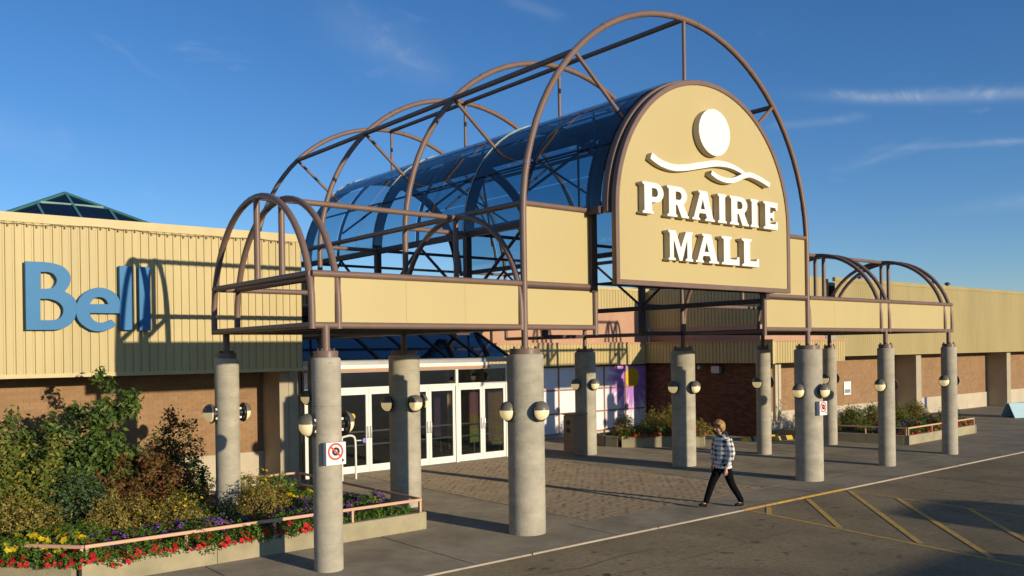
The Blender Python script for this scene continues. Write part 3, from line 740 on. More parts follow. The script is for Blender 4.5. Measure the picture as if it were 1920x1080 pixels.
# ---- letters on the left fascia
bs = empty('letter_sign', (-5.6, 6.47, 3.7), 'raised blue four-letter shop name on the left yellow fascia', 'sign')
BL = {'B': [smoothline([(-6.013, 4.455), (-5.905, 4.391), (-5.833, 4.313), (-5.797, 4.202), (-5.814, 4.057), (-5.853, 3.925), (-5.956, 3.815), (-6.102, 3.745), (-6.274, 3.732)], 4)+[(-6.66, 3.732), (-6.66, 4.99)]+smoothline([(-6.357, 4.992), (-6.187, 4.975), (-6.029, 4.92), (-5.935, 4.821), (-5.902, 4.71), (-5.932, 4.582), (-6.013, 4.455)], 4)[:-1],
            [(-6.415, 4.815)]+smoothline([(-6.288, 4.82), (-6.203, 4.79), (-6.147, 4.72), (-6.133, 4.653), (-6.163, 4.573), (-6.221, 4.516), (-6.321, 4.492)], 4)+[(-6.415, 4.49)],
            [(-6.427, 4.312)]+smoothline([(-6.267, 4.314), (-6.153, 4.281), (-6.067, 4.212), (-6.028, 4.117), (-6.048, 4.006), (-6.114, 3.934), (-6.215, 3.906)], 4)+[(-6.427, 3.904)]],
      'e': [smoothline([(-5.098, 3.831), (-5.161, 3.781), (-5.27, 3.732), (-5.407, 3.707), (-5.543, 3.73), (-5.662, 3.802), (-5.757, 3.898), (-5.803, 4.026), (-5.801, 4.186), (-5.747, 4.332), (-5.655, 4.439), (-5.533, 4.515), (-5.404, 4.547), (-5.274, 4.532), (-5.152, 4.479), (-5.06, 4.383), (-5.012, 4.286)], 4)+[(-5.004, 4.066), (-5.576, 4.061)]+smoothline([(-5.555, 3.981), (-5.495, 3.909), (-5.405, 3.869), (-5.298, 3.878), (-5.175, 3.929)], 4),
            [(-5.578, 4.223)]+smoothline([(-5.543, 4.288), (-5.49, 4.347), (-5.406, 4.373), (-5.322, 4.359), (-5.262, 4.312)], 4)+[(-5.22, 4.231)]],
      'l1': [[(-5.012, 3.737), (-4.79, 3.737), (-4.79, 4.99), (-5.012, 4.99)]], 'l2': [[(-4.645, 3.732), (-4.44, 3.732), (-4.44, 4.99), (-4.645, 4.99)]]}
for i, k in enumerate(('B', 'e', 'l1', 'l2')):
    loops = [[(p[0], p[1]) for p in lp] for lp in BL[k]]
    me = prism_mesh('letter', loops, .10, .006); me.transform(Matrix.Translation((5.6, 6.36-i*.002-6.47, -3.7))); obj('letter', me, M['bell_blue'], bs)
# ---- pyramid skylight on the left roof
sk = empty('skylight', (-3.55, 17.2, 6.6), 'dark glass pyramid skylight with teal bars on the left roof', 'skylight')
apex = Vector((0, 0, 1.58)); hb = 2.95; nb_ = 4
cor = [Vector((-hb, -hb, 0)), Vector((hb, -hb, 0)), Vector((hb, hb, 0)), Vector((-hb, hb, 0))]
for f in range(4):
    a, b = cor[f], cor[(f+1) % 4]
    lev = [0, .72, 1.0]
    def pt(s, t): return (a+(b-a)*s)*(1-t)+apex*t
    # bars run from the base towards the hip or the ridge, parallel to the slope
    def up(s): return 1-abs(2*s-1)
    ss = [0, .17, .335, .5, .665, .83, 1]
    for s0, s1 in zip(ss, ss[1:]):
        P = [a+(b-a)*s0, a+(b-a)*s1]
        mid = (a+b)/2
        def top(s): 
            t = up(s); return a+(b-a)*s+(apex-mid)*t
        t0, t1 = top(s0), top(s1)
        cut = .70
        quad = [P[0], P[1], t1, t0]
        def at(s, t): return a+(b-a)*s+(apex-mid)*t
        u0, u1 = up(s0), up(s1)
        if max(u0, u1) > cut:
            lo0, lo1 = min(u0, cut), min(u1, cut)
            mb = MB(); mb.add([at(s0, 0), at(s1, 0), at(s1, lo1), at(s0, lo0)], [(0, 1, 2, 3)]); mb.build('pane', M['sky_glass'], sk)
            if u0 < u1: sx = s0+(s1-s0)*(cut-u0)/(u1-u0) if u0 < cut else s0
            else: sx = s1-(s1-s0)*(cut-u1)/(u0-u1) if u1 < cut else s1
            vsx = [at(s0, cut) if u0 >= cut else at(sx, cut), at(s1, cut) if u1 >= cut else at(sx, cut), at(s1, u1) if u1 >= cut else None, at(s0, u0) if u0 >= cut else None]
            vsx = [v for v in vsx if v is not None]
            if len(vsx) >= 3: MB().add(vsx, [tuple(range(len(vsx)))]).build('pane', M['sky_glass'], sk)
        else:
            vsx = [at(s0, 0), at(s1, 0)]+([at(s1, u1)] if u1 > 0 else [])+([at(s0, u0)] if u0 > 0 else [])
            MB().add(vsx, [tuple(range(len(vsx)))]).build('pane', M['sky_glass'], sk)
    for s in ss[1:-1]: MB().beam(a+(b-a)*s, a+(b-a)*s+(apex-(a+b)/2)*up(s), .07, .07).build('glazing_bar', M['teal'], sk)
    sx = .35
    MB().beam(a+(b-a)*sx+(apex-(a+b)/2)*.70, a+(b-a)*(1-sx)+(apex-(a+b)/2)*.70, .05, .06).build('glazing_bar', M['teal'], sk)
    MB().beam(a, apex, .09, .09).build('hip_bar', M['teal'], sk)
    MB().beam(a, b, .12, .12).build('sill', M['teal'], sk)
MB().box(-hb, hb, -hb, hb, -1.2, -.01).build('kerb_box', M['trim'], sk)

# ---- entrance wall with the glazed vestibule and the picture windows
YM = 12.2
ew = empty('entrance_building', (4.5, YM, 0), 'entrance block with low yellow band and pink upper wall behind the canopy', 'building')
ep = lambda *a, **k: lpart(*a, root=ew, **k)
ep(corrugated(18.2, 2.63, 3.43, depth=.02), 'corrugated_band', M['metal_yellow'], (-1.4, YM-.22, 0))
ep(MB().box(-1.4, 16.52, YM-.23, YM+.1, 3.43, 3.50), 'band_cap', M['pink'])
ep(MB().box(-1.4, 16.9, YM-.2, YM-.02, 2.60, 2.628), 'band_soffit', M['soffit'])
ep(MB().box(-1.4, 17, YM+.05, YM+.3, 3.40, 4.70), 'upper_wall', M['pink'])
ep(corrugated(18.4, 4.70, 5.55, depth=.02), 'upper_cladding', M['metal_yellow'], (-1.4, YM+.03, 0))
ep(MB().box(-1.4, 17, YM+.0, YM+.3, 5.55, 5.66), 'upper_flashing', M['trim'])
ep(MB().box(6.9, 10.0, YM, YM+.2, -.05, 2.62), 'wall', M['pink'])
# picture windows: bars and panes carrying the flower print
mm, nt, b, out = nmat('window_print'); N, L = nt.nodes, nt.links
gp = N.new('ShaderNodeNewGeometry'); sx = N.new('ShaderNodeSeparateXYZ'); L.new(gp.outputs['Position'], sx.inputs[0])
def mth(op, a, c=None, cl=False):
    m_ = N.new('ShaderNodeMath'); m_.operation = op; m_.use_clamp = cl
    for i, v in enumerate((a, c)):
        if v is None: continue
        if isinstance(v, (int, float)): m_.inputs[i].default_value = v
        else: L.new(v, m_.inputs[i])
    return m_.outputs[0]
dx = mth('SUBTRACT', sx.outputs['X'], 15.85); dz = mth('SUBTRACT', sx.outputs['Z'], 2.10)
rr = mth('SQRT', mth('ADD', mth('MULTIPLY', dx, dx), mth('MULTIPLY', dz, dz))); th = mth('ARCTAN2', dz, dx)
pet = mth('ABSOLUTE', mth('SINE', mth('MULTIPLY', th, 8.5)))
pet2 = mth('ABSOLUTE', mth('SINE', mth('ADD', mth('MULTIPLY', th, 21.0), .6)))
edge = mth('ADD', 1.0, mth('ADD', mth('MULTIPLY', pet, .42), mth('MULTIPLY', pet2, .16)))
fl = mth('MULTIPLY', mth('SUBTRACT', edge, rr), 2.0, True)
cr = N.new('ShaderNodeValToRGB'); e = cr.color_ramp.elements; e[0].position = 0; e[0].color = (.80, .79, .80, 1); e[1].position = 1; e[1].color = (.42, .20, .56, 1)
for p_, c_ in ((.25, (.68, .52, .74)), (.7, (.62, .36, .66))): q_ = e.new(p_); q_.color = (*c_, 1)
strk = N.new('ShaderNodeTexNoise'); strk.inputs['Scale'].default_value = 9; cmb = N.new('ShaderNodeCombineXYZ'); L.new(th, cmb.inputs[0]); L.new(mth('MULTIPLY', rr, .15), cmb.inputs[1]); L.new(cmb.outputs[0], strk.inputs['Vector'])
L.new(mth('ADD', fl, mth('MULTIPLY', mth('SUBTRACT', strk.outputs['Fac'], .5), mth('MULTIPLY', fl, .6)), True), cr.inputs['Fac'])
ctr = mth('LESS_THAN', rr, .40)
mx = N.new('ShaderNodeMixRGB'); mx.inputs['Color2'].default_value = (.74, .45, .03, 1); L.new(ctr, mx.inputs['Fac']); L.new(cr.outputs[0], mx.inputs['Color1'])
L.new(mx.outputs[0], b.inputs['Base Color']); b.inputs['Roughness'].default_value = .35; b.inputs['Specular IOR Level'].default_value = .4
M['print'] = mm
M['copper_bar'] = mat('brown_window_bar', (.36, .19, .12), .45, .08, 6)
wx = [9.6, 10.75, 11.88, 13.07, 14.26, 15.44, 16.62]; wz = [.12, .87, 1.74, 2.60]
win = empty('picture_window', (13.1, YM, 0), 'grid of white window panels printed with a large purple flower', 'window')
for i, (x0, x1) in enumerate(zip(wx, wx[1:])):
    for z0, z1 in zip(wz, wz[1:]): lpart(MB().box(x0+.025, x1-.025, YM-.06, YM-.04, z0+.025, z1-.025), 'pane', M['print'], root=win)
for x in wx: lpart(MB().box(x-.03, x+.03, YM-.09, YM-.03, .0, 2.60), 'mullion', M['copper_bar'], root=win)
for z in wz[:-1]:
    for x0, x1 in zip(wx, wx[1:]): lpart(MB().box(x0+.031, x1-.031, YM-.085, YM-.035, z-.03, z+.03), 'transom_bar', M['copper_bar'], root=win)
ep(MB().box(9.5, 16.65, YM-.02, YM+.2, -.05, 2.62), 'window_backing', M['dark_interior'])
ep(MB().box(6.85, 16.65, YM-.14, YM-.095, -.02, .11), 'sill_plinth', M['plinth'])
# ---- right wing
XR = 16.7
rw = empty('building_wing', (XR, 6.5, 0), 'right wing with weathered yellow fascia, brick bays and a brown brick flank', 'building')
rp = lambda *a, **k: lpart(*a, root=rw, **k)
rp(MB().box(XR+.02, XR+.3, 6.9, 12.4, -.05, 2.75), 'flank_core', M['brown_brick_back'])
rp(bricks(0, 5.3, .02, 2.62, 5), 'flank_bricks', M['brick_dark'], (XR+.021, 12.2, 0), rot=-math.pi/2)['kind'] = 'stuff'
rp(corrugated(5.9, 2.66, 3.43, depth=.02), 'flank_band', M['metal_yellow'], (XR-.2, 12.0, 0), rot=-math.pi/2)
rp(MB().box(XR-.19, XR+.3, 6.2, 12.0, 2.63, 2.658), 'band_soffit', M['soffit'])
rp(corrugated(4.75, 2.66, 3.43, depth=.02), 'corrugated_band', M['metal_yellow'], (XR-.2, 6.1, 0))
rp(MB().box(XR-.23, 21.35, 6.06, 6.5, 3.43, 3.50), 'band_cap', M['pink'])
rp(MB().box(XR-.23, XR+.1, 6.5, 11.98, 3.43, 3.50), 'band_cap', M['pink'])
rp(MB().box(XR-.2, XR-.06, 6.085, 6.098, 2.64, 3.43), 'corner_trim', M['trim'])
rp(MB().box(XR+.25, 21.3, 6.9, 7.2, 3.40, 4.05), 'upper_wall', M['pink'])
rp(MB().box(XR+.25, XR+.5, 7.2, 12.2, 3.40, 4.05), 'upper_flank', M['pink'])
rp(corrugated(5.4, 4.05, 5.60, depth=.02), 'flank_cladding', M['metal_yellow'], (XR+.22, 12.2, 0), rot=-math.pi/2)
rp(corrugated(4.5, 4.05, FT, depth=.02), 'upper_cladding', M['metal_yellow'], (XR+.22, 6.85, 0))
XE = 75.0
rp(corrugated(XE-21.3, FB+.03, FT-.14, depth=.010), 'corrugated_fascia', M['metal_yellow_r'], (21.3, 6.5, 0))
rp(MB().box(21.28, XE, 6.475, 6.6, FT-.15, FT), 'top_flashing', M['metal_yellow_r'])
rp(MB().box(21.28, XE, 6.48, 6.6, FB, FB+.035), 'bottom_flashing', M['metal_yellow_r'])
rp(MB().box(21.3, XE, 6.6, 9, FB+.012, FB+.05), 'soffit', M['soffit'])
rp(MB().box(XR+.5, XE, 7.2, 40, FT-.25, FT-.12), 'roof', M['plinth'])
YB2 = 7.9
rp(MB().box(XR+.3, XE, YB2+.01, YB2+.3, -.1, FB+.05), 'wall_core', M['mortar'])
rp(bricks(17.0, 46, .76, FB+.02, 9), 'brick_courses', M['brick'], (0, YB2+.009, 0))['kind'] = 'stuff'
rp(MB().box(17.0, XE, YB2-.05, YB2+.0, -.1, .75), 'plinth', M['plinth'])
for x in (17.05, 28.57, 38.25, 48.0, 58.0): rp(MB().box(x, x+.47, 6.9, YB2+.02, -.05, FB+.011), 'pier', M['pier'])
rp(MB().box(XR+.02, XR+.34, 6.62, 6.9, -.05, 2.63), 'corner_pier', M['pier'])
dp = MB().box(17.62, 17.78, 6.62, 6.74, .55, 2.66); rp(dp, 'downpipe', M['plinth'])
rp(MB().box(17.42, 17.58, 6.62, 6.74, .55, 2.66), 'downpipe', M['plinth'])
# roof vents on the far parapet
for x in (26.2, 33.0, 34.6):
    t = empty('roof_vent', (x, 8.2, FT-.12), 'small dark roof vent above the right fascia, %s' % {26.2: 'nearest the canopy', 33.0: 'middle one', 34.6: 'farthest right'}[x], 'vent')
    MB().lathe([(.07, 0), (.07, .42), (.13, .44), (.13, .52), (.02, .56)], 14).build('vent_pipe', M['brown_dark'], t, smooth=30)
# things fixed to the right wing walls
def simple(name, label, cat, loc): return empty(name, loc, label, cat)
fl1 = simple('wall_light_box', 'grey light box under the yellow band on the brown brick flank', 'light', (XR-.02, 8.6, 2.42))
MB().cbox(-.16, .0, -.19, .19, -.12, .14, .03).build('housing', M['grey_metal'], fl1, bevel=.01); MB().box(-.13, -.02, -.15, .15, -.135, -.121).build('lens', M['white'], fl1)
fl2 = simple('security_camera', 'small pale security camera left of the light box', 'camera', (XR-.02, 9.35, 2.55))
MB().beam((0, 0, 0), (-.12, 0, -.02), .03, .03).build('bracket', M['grey_metal'], fl2); MB().tube([(-.10, .03, -.03), (-.26, -.06, -.07)], .05, 14).build('body', M['white'], fl2, smooth=40)
nt1 = simple('wall_notice', 'white notice on the brick wall above the far planter', 'notice', (24.5, YB2-.012, 1.45))
MB().box(-.28, .28, -.02, 0, -.28, .28).build('board', M['sign_white'], nt1); MB().box(-.22, .22, -.024, -.0201, -.2, -.05).build('print_block', M['grey_metal'], nt1)
nt2 = simple('blue_marker', 'narrow blue plate on the pale plinth of the right wing', 'plate', (31.4, YB2-.055, .5))
M['blue_plate'] = mat('blue_plate', (.06, .10, .28), .4, .08, 8)
MB().box(-.1, .1, -.02, 0, -.26, .26).build('plate', M['blue_plate'], nt2); MB().box(-.04, .04, -.03, -.021, -.2, .2).build('raised_strip', M['blue_plate'], nt2)

# ---- glazed vestibule with the doors
VX0, VX1, VY = .15, 6.82, 9.0
ve = empty('entrance_vestibule', (3.5, VY, 0), 'glazed entrance vestibule with white double doors and sloping blue glass roof', 'vestibule')
vp = lambda *a, **k: lpart(*a, root=ve, **k)
fr = .055
def bar(x0, x1, z0, z1, name='frame_bar', y0=VY-.06, y1=VY+.06): return vp(MB().box(x0, x1, y0, y1, z0, z1), name, M['white'])
pairs = [(1.10, 2.97), (3.06, 4.91), (5.02, 6.80)]
HZ, TZ = 2.22, 2.70
for x in (VX0+.04, 1.055, 3.015, 4.965, VX1+.02): bar(x-.045, x+.045, 0, TZ)
bar(VX0, VX1+.065, TZ+.001, TZ+.13, 'header'); 
vp(MB().box(VX0-.1, VX1-.75, VY-.16, VY-.061, TZ+.10, TZ+.20), 'gutter', M['white'])
vp(MB().box(VX0-.1, VX1+.1, VY-.10, VY+.06, TZ+.201, TZ+.33), 'eave_beam', M['grey_metal'])
vp(MB().box(VX0-.1, VX1-.7, VY-.14, VY-.062, TZ+.02, TZ+.099), 'trim_strip', M['pink'])
M['bar_metal'] = mat('push_bar_metal', (.55, .55, .55), .3, .05, 8, metal=.7)
for (x0, x1) in pairs:
    bar(x0-.0, x1, HZ+.001, HZ+.08, 'transom_bar')
    vp(MB().box(x0, x1, VY-.006, VY+.006, HZ+.081, TZ), 'transom_pane', M['door_glass'])
    xm = (x0+x1)/2
    for (a, c, hs) in ((x0+.004, xm-.004, 1), (xm+.004, x1-.004, -1)):
        d = empty('door', (0, 0, 0)); d.parent = ve; d.location = (a-3.5, 0, 0)
        wd = c-a
        def dpart(mb, name, m): return obj(name, mb.mesh(name), m, d)
        for xx in (0, wd-.085): dpart(MB().box(xx, xx+.085, -.035, .03, .012, HZ-.004), 'stile', M['white'])
        dpart(MB().box(.086, wd-.086, -.034, .029, .012, .20), 'bottom_rail', M['white']); dpart(MB().box(.086, wd-.086, -.034, .029, HZ-.12, HZ-.004), 'top_rail', M['white'])
        dpart(MB().box(.086, wd-.086, -.005, .004, .201, HZ-.121), 'glass', M['door_glass'])
        for z in (.72, 1.08): dpart(MB().box(.02, wd-.02, .031, .065, z, z+.04), 'push_bar', M['bar_metal'])
        hx = wd-.045 if hs > 0 else .045
        dpart(MB().tube([(hx, -.03, .92), (hx, -.09, .94), (hx, -.10, 1.08), (hx, -.09, 1.22), (hx, -.03, 1.24)], .013, 8), 'handle', M['bar_metal'])
vp(MB().box(VX0+.09, 1.0, VY-.006, VY+.006, .1, TZ), 'side_pane', M['door_glass']); bar(VX0+.086, 1.008, 0, .1)
# sloping roof
RZ0, RZ1, RY1 = TZ+.33, TZ+.33+1.5, 12.1
for i, x in enumerate([VX0-.1+(VX1+.2-VX0)*k/6 for k in range(7)]):
    vp(MB().beam((x, VY-.06, RZ0+.02), (x, RY1, RZ1+.02), .07, .09), 'rafter', M['brown_dark'])
    if i < 6:
        x2 = x+(VX1+.2-VX0)/6
        vp(MB().add([(x+.036, VY-.06, RZ0+.03), (x2-.036, VY-.06, RZ0+.03), (x2-.036, RY1, RZ1+.03), (x+.036, RY1, RZ1+.03)], [(0, 1, 2, 3)]), 'roof_pane', M['roof_glass'])
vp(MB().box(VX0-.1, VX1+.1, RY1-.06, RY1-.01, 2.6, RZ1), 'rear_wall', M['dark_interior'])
# sides and interior
vp(MB().box(VX1+.03, VX1+.06, VY+.07, RY1-.1, 0, TZ), 'flank_pane', M['door_glass'])
vp(MB().box(VX0-.08, VX0-.04, VY+.07, RY1-.1, 0, TZ), 'flank_wall', M['pier'])
vp(MB().add([(VX1+.075, VY, TZ+.3), (VX1+.075, RY1, TZ+.3), (VX1+.075, RY1, RZ1)], [(0, 1, 2)]), 'gable_pane', M['roof_glass'])
vp(MB().box(VX0, VX1, VY+.1, 18, -.02, .006), 'floor', M['floor_interior'])
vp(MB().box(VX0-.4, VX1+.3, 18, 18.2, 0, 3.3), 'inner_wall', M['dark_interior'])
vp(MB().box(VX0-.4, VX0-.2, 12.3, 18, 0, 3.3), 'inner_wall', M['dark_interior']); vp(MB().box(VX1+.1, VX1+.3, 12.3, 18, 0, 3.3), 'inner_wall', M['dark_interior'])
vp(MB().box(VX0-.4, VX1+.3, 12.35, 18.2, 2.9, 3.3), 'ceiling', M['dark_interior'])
M['pink_cloth'] = mat('pink_banner', (.62, .16, .30), .7, .06, 4, c2=(.70, .25, .36)); M['orange_cloth'] = mat('orange_banner', (.65, .36, .12), .7, .06, 4); M['violet_cloth'] = mat('violet_banner', (.20, .08, .26), .7, .1, 4); M['lime_cloth'] = mat('lime_banner', (.50, .55, .12), .7, .06, 4)
def banner(x, y, w, mats, label):
    t = empty('hanging_banner', (x, y, 0), label, 'banner')
    n = len(mats)
    for i, m_ in enumerate(mats): 
        z1 = 2.15-i*1.75/n; z0 = 2.15-(i+1)*1.75/n
        MB().box(-w/2, w/2, -.01, .01, z0, z1).build('cloth', M[m_], t)
    MB().tube([(-w/2-.03, 0, 2.17), (w/2+.03, 0, 2.17)], .015, 8).build('rod', M['bar_metal'], t)
    MB().tube([(0, 0, 0), (0, 0, .42)], .02, 8).build('stand', M['bar_metal'], t); MB().lathe([(.16, 0), (.16, .02), (.03, .03)], 16).build('foot', M['black'], t)
banner(6.35, 10.0, .34, ['pink_cloth', 'pink_cloth', 'orange_cloth', 'lime_cloth'], 'pink and lime banner behind the right-hand door pair, left')
banner(7.15, 10.9, .30, ['pink_cloth', 'pink_cloth', 'lime_cloth'], 'pink banner behind the right-hand door pair, right') if False else None
banner(6.0, 11.3, .5, ['violet_cloth', 'violet_cloth'], 'violet banner standing deeper inside the doors')
# sticker on the left door
st = MB().lathe([(.085, 0), (.085, .004)], 20).build('door_sticker', M['sticker'] if 'sticker' in M else M.setdefault('sticker', mat('yellow_sticker', (.72, .45, .03), .5, .04, 6)), None, loc=(1.55, VY-.008, 1.52), rot=(math.pi/2, 0, 0)); tag(st, 'round yellow sticker on the leftmost visible door', 'sticker')
# bent white handrail before the doors
hr = MB().tube(smoothline([(.55, 7.75, 1.12), (.85, 7.95, 1.13), (1.02, 8.03, 1.10), (1.10, 8.06, .98), (1.11, 8.06, .5), (1.11, 8.06, 0)], 6), .028, 12)
hr.tube([(.55, 7.75, 1.12), (.55, 7.75, 0)], .028, 12)
hro = hr.build('handrail', M['white'], None, smooth=50); tag(hro, 'bent white handrail before the left doors', 'handrail')
pb = empty('door_button', (1.11, 8.06, .98), 'round violet door-opener button on the white handrail', 'button')
M['violet'] = mat('violet_button', (.22, .20, .55), .4, .05, 6)
MB().tube([(0.03, 0, 0), (.16, -.06, .0)], .015, 8).build('arm', M['white'], pb); MB().lathe([(.055, 0), (.06, .01), (.06, .025)], 20).build('disc', M['violet'], pb, loc=(.20, -.09, 0), rot=(math.pi/2, 0, 0))
# ------------------------------------------------------------------ planters
def planter(name, outline, wall_h, label, rail_segs, soil_z, thick=.16, rail_h=.53, seg=1.9, ht=None, closed=True):
    """outline: corner points anticlockwise seen from above; walls are cast panels with open joints"""
    c0 = outline[0]; t = empty(name, (*c0, 0), label, 'planter'); O = Vector((*c0, 0))
    n = len(outline); cen = Vector((sum(p[0] for p in outline)/n, sum(p[1] for p in outline)/n, 0))
    for i in range(n):
        a = Vector((*outline[i], 0)); b = Vector((*outline[(i+1) % n], 0)); d = (b-a); L_ = d.length; d.normalize(); inn = Vector((-d.y, d.x, 0))
        k = max(1, round(L_/seg))
        for j in range(k):
            p = a+d*(L_*j/k+.004); q = a+d*(L_*(j+1)/k-.004-(thick if j == k-1 else 0)); h = wall_h+rnd.uniform(-.004, .004)
            vs_ = [p, q, q+inn*thick, p+inn*thick]; c_ = .012
            ins = [p+d*c_+inn*c_, q-d*c_+inn*c_, q-d*c_+inn*(thick-c_), p+d*c_+inn*(thick-c_)]
            V = [tuple(v-O+Vector((0, 0, -.05))) for v in vs_]+[tuple(v-O+Vector((0, 0, h-c_))) for v in vs_]+[tuple(v-O+Vector((0, 0, h))) for v in ins]
            fs = [(8, 9, 10, 11)]
            for e_ in range(4): f_ = (e_+1) % 4; fs += [(e_, f_, 4+f_, 4+e_), (4+e_, 4+f_, 8+f_, 8+e_)]
            MB().add(V, fs).build('wall_panel', M['concrete_wall'], t)
    pts = [Vector((*p, 0)) for p in outline]; sm = [p+(cen-p).normalized()*.1 for p in pts]
    MB().add([tuple(p-O+Vector((0, 0, soil_z))) for p in sm], [tuple(range(n))]).build('soil', M['soil'], t)
    for (p, q) in rail_segs:
        p, q = Vector((*p, rail_h)), Vector((*q, rail_h)); d = (q-p).normalized(); L_ = (q-p).length
        MB().beam(p-O, q-O, .045, .05).build('rail', M['rail_pink'], t, bevel=.006)
        m_ = max(1, round(L_/1.6))
        for j in range(m_+1):
            c_ = p+d*min(max(L_*j/m_, .03), L_-.03); MB().beam((c_-O)+Vector((0, 0, -.026)), (c_-O)+Vector((0, 0, wall_h-rail_h-.01)), .04, .04).build('rail_post', M['rail_pink'], t)
    return t
WH = .31
planter('planter', [(-9.6, 4.6), (-6.92, 1.5), (-1.13, 1.5), (-1.13, 6.7), (-9.6, 6.7)], WH,
        'long low concrete flower bed with pink rail along the left wing', [((-9.4, 4.55), (-6.88, 1.57)), ((-6.86, 1.57), (-1.19, 1.57)), ((-1.19, 1.6), (-1.19, 6.55)), ((-1.22, 6.6), (-2.4, 6.6))], .27, seg=2.0)
planter('planter', [(17.85, 1.95), (23.3, 2.15), (24.6, 4.0), (24.6, 6.2), (17.3, 6.2), (17.3, 4.6)], .30,
        'concrete flower bed with pink rail beside the far right column', [((17.9, 2.02), (23.25, 2.22)), ((17.9, 2.05), (17.37, 4.6))], .26, seg=1.7)
planter('planter', [(10.85, 8.75), (11.0, 8.15), (13.0, 6.35), (13.55, 6.75), (14.2, 7.6), (12.6, 9.7), (11.3, 9.6)], .36,
        'angular concrete planter before the flower-print windows', [((11.05, 9.0), (12.3, 9.55))], .30, seg=3)

# ------------------------------------------------------------------ plants
def leaf_mat(name, ramp, trans=.22): M[name] = island_mat(name, ramp, .5, trans, spec=.25); return M[name]
leaf_mat('leaf_olive', [(0, (0.070, 0.093, 0.016)), (.45, (0.132, 0.171, 0.028)), (.85, (0.217, 0.232, 0.039)), (1, (0.403, 0.295, 0.046))])
leaf_mat('leaf_dark', [(0, (0.030, 0.058, 0.012)), (.5, (0.070, 0.122, 0.022)), (.9, (0.130, 0.19, 0.038)), (1, (0.26, 0.27, 0.07))])
leaf_mat('leaf_rust', [(0, (0.062, 0.056, 0.015)), (.35, (0.138, 0.088, 0.025)), (.7, (0.213, 0.106, 0.035)), (1, (0.250, 0.069, 0.027))])
leaf_mat('leaf_gold', [(0, (0.143, 0.145, 0.025)), (.4, (0.26, 0.215, 0.044)), (.8, (0.36, 0.235, 0.066)), (1, (0.50, 0.44, 0.077))])
leaf_mat('leaf_green', [(0, (0.043, 0.094, 0.014)), (.6, (0.102, 0.203, 0.026)), (1, (0.189, 0.290, 0.043))])
leaf_mat('leaf_blue', [(0, (0.045, 0.085, 0.030)), (.6, (0.085, 0.145, 0.055)), (1, (0.15, 0.21, 0.10))])
M['stem'] = mat('bark', (.075, .05, .03), .85, .25, 14, .3, 50)
M['petal_red'] = island_mat('petal_red', [(0, (.55, .012, .010)), (.6, (.72, .03, .02)), (1, (.78, .09, .12))], .5, .2)
M['petal_purple'] = island_mat('petal_purple', [(0, (.07, .012, .13)), (.6, (.14, .03, .24)), (.9, (.26, .09, .36)), (1, (.55, .38, .62))], .5, .2)
M['petal_yellow'] = island_mat('petal_yellow', [(0, (.72, .46, .01)), (1, (.80, .62, .02))], .5, .2)
def leaf(mb, c, nrm, up, l, w):
    nrm = nrm.normalized(); d = (up-up.dot(nrm)*nrm)
    if d.length < 1e-3: d = nrm.orthogonal()
    d.normalize(); s = nrm.cross(d)
    mb.add([c, c+d*l*.45+s*w*.5+nrm*w*.15, c+d*l, c+d*l*.45-s*w*.5+nrm*w*.15], [(0, 1, 2), (0, 2, 3)])
def rvec(q):
    while True:
        v = Vector((q.uniform(-1, 1), q.uniform(-1, 1), q.uniform(-1, 1)))
        if .01 < v.length < 1: return v.normalized()
def shrub(loc, rx, ry, h, n, ls, lm, label, seed, leggy=0, group=None, name='shrub', lw=.5, shape='round', stems=14, cat='shrub'):
    """branches fan out of the base; leaves sit in small bunches along and at the ends of the twigs"""
    q = random.Random(seed); t = empty(name, loc, label, cat, group)
    st = MB(); lf = MB(); tips = []
    for i in range(stems):
        a = 2*math.pi*(i+q.random())/stems; k = math.sqrt(q.random())
        top = Vector((rx*k*math.cos(a), ry*k*math.sin(a), h*(1-.55*k*k)*q.uniform(.75, 1.0)))
        if i < leggy: top = Vector((rx*.7*math.cos(a), ry*.7*math.sin(a), h*q.uniform(1.05, 1.32)))
        base = Vector((rx*.18*math.cos(a), ry*.18*math.sin(a), -.05)); mid = base.lerp(top, .5)+Vector((q.uniform(-.1, .1)*rx, q.uniform(-.1, .1)*ry, .08*h))
        P = smoothline([base, mid, top], 5); st.tube(P, [.012*(1-.7*j/(len(P)-1)) for j in range(len(P))], 5)
        tips.append((P, i < leggy))
        for _ in range(4):                               # side twigs
            p0 = P[q.randrange(3, len(P))]; dv = rvec(q); dv.z = abs(dv.z)*.7; e_ = p0+Vector((dv.x*rx*.55, dv.y*ry*.55, dv.z*h*.35))
            st.tube([p0, p0.lerp(e_, .5)+rvec(q)*.02, e_], [.005, .004, .002], 4); tips.append(([p0, p0.lerp(e_, .5), e_], False))
    per = max(1, n//len(tips))
    for P, lg in tips:
        m_ = per if not lg else int(per*.55)
        for _ in range(m_):
            f = (q.random()**.7)*(len(P)-1) if not lg else q.uniform(.35, 1)*(len(P)-1); i = min(int(f), len(P)-2); c = P[i].lerp(P[i+1], f-i)
            v = rvec(q); sp = (.11 if not lg else .05)*(.6+rx)
            c = c+v*sp*q.random()**.6
            if c.z < .02: c.z = .02+q.random()*.05
            nr = (v+Vector((0, -.25, .55))+rvec(q)*.8); s_ = ls*q.uniform(.6, 1.25)
            leaf(lf, c, nr, rvec(q)+Vector((0, 0, .4)), s_, s_*lw)
    tag(lf.build('foliage', lm, t), kind='stuff'); st.build('stems', M['stem'], t)['kind'] = 'stuff'
    return t
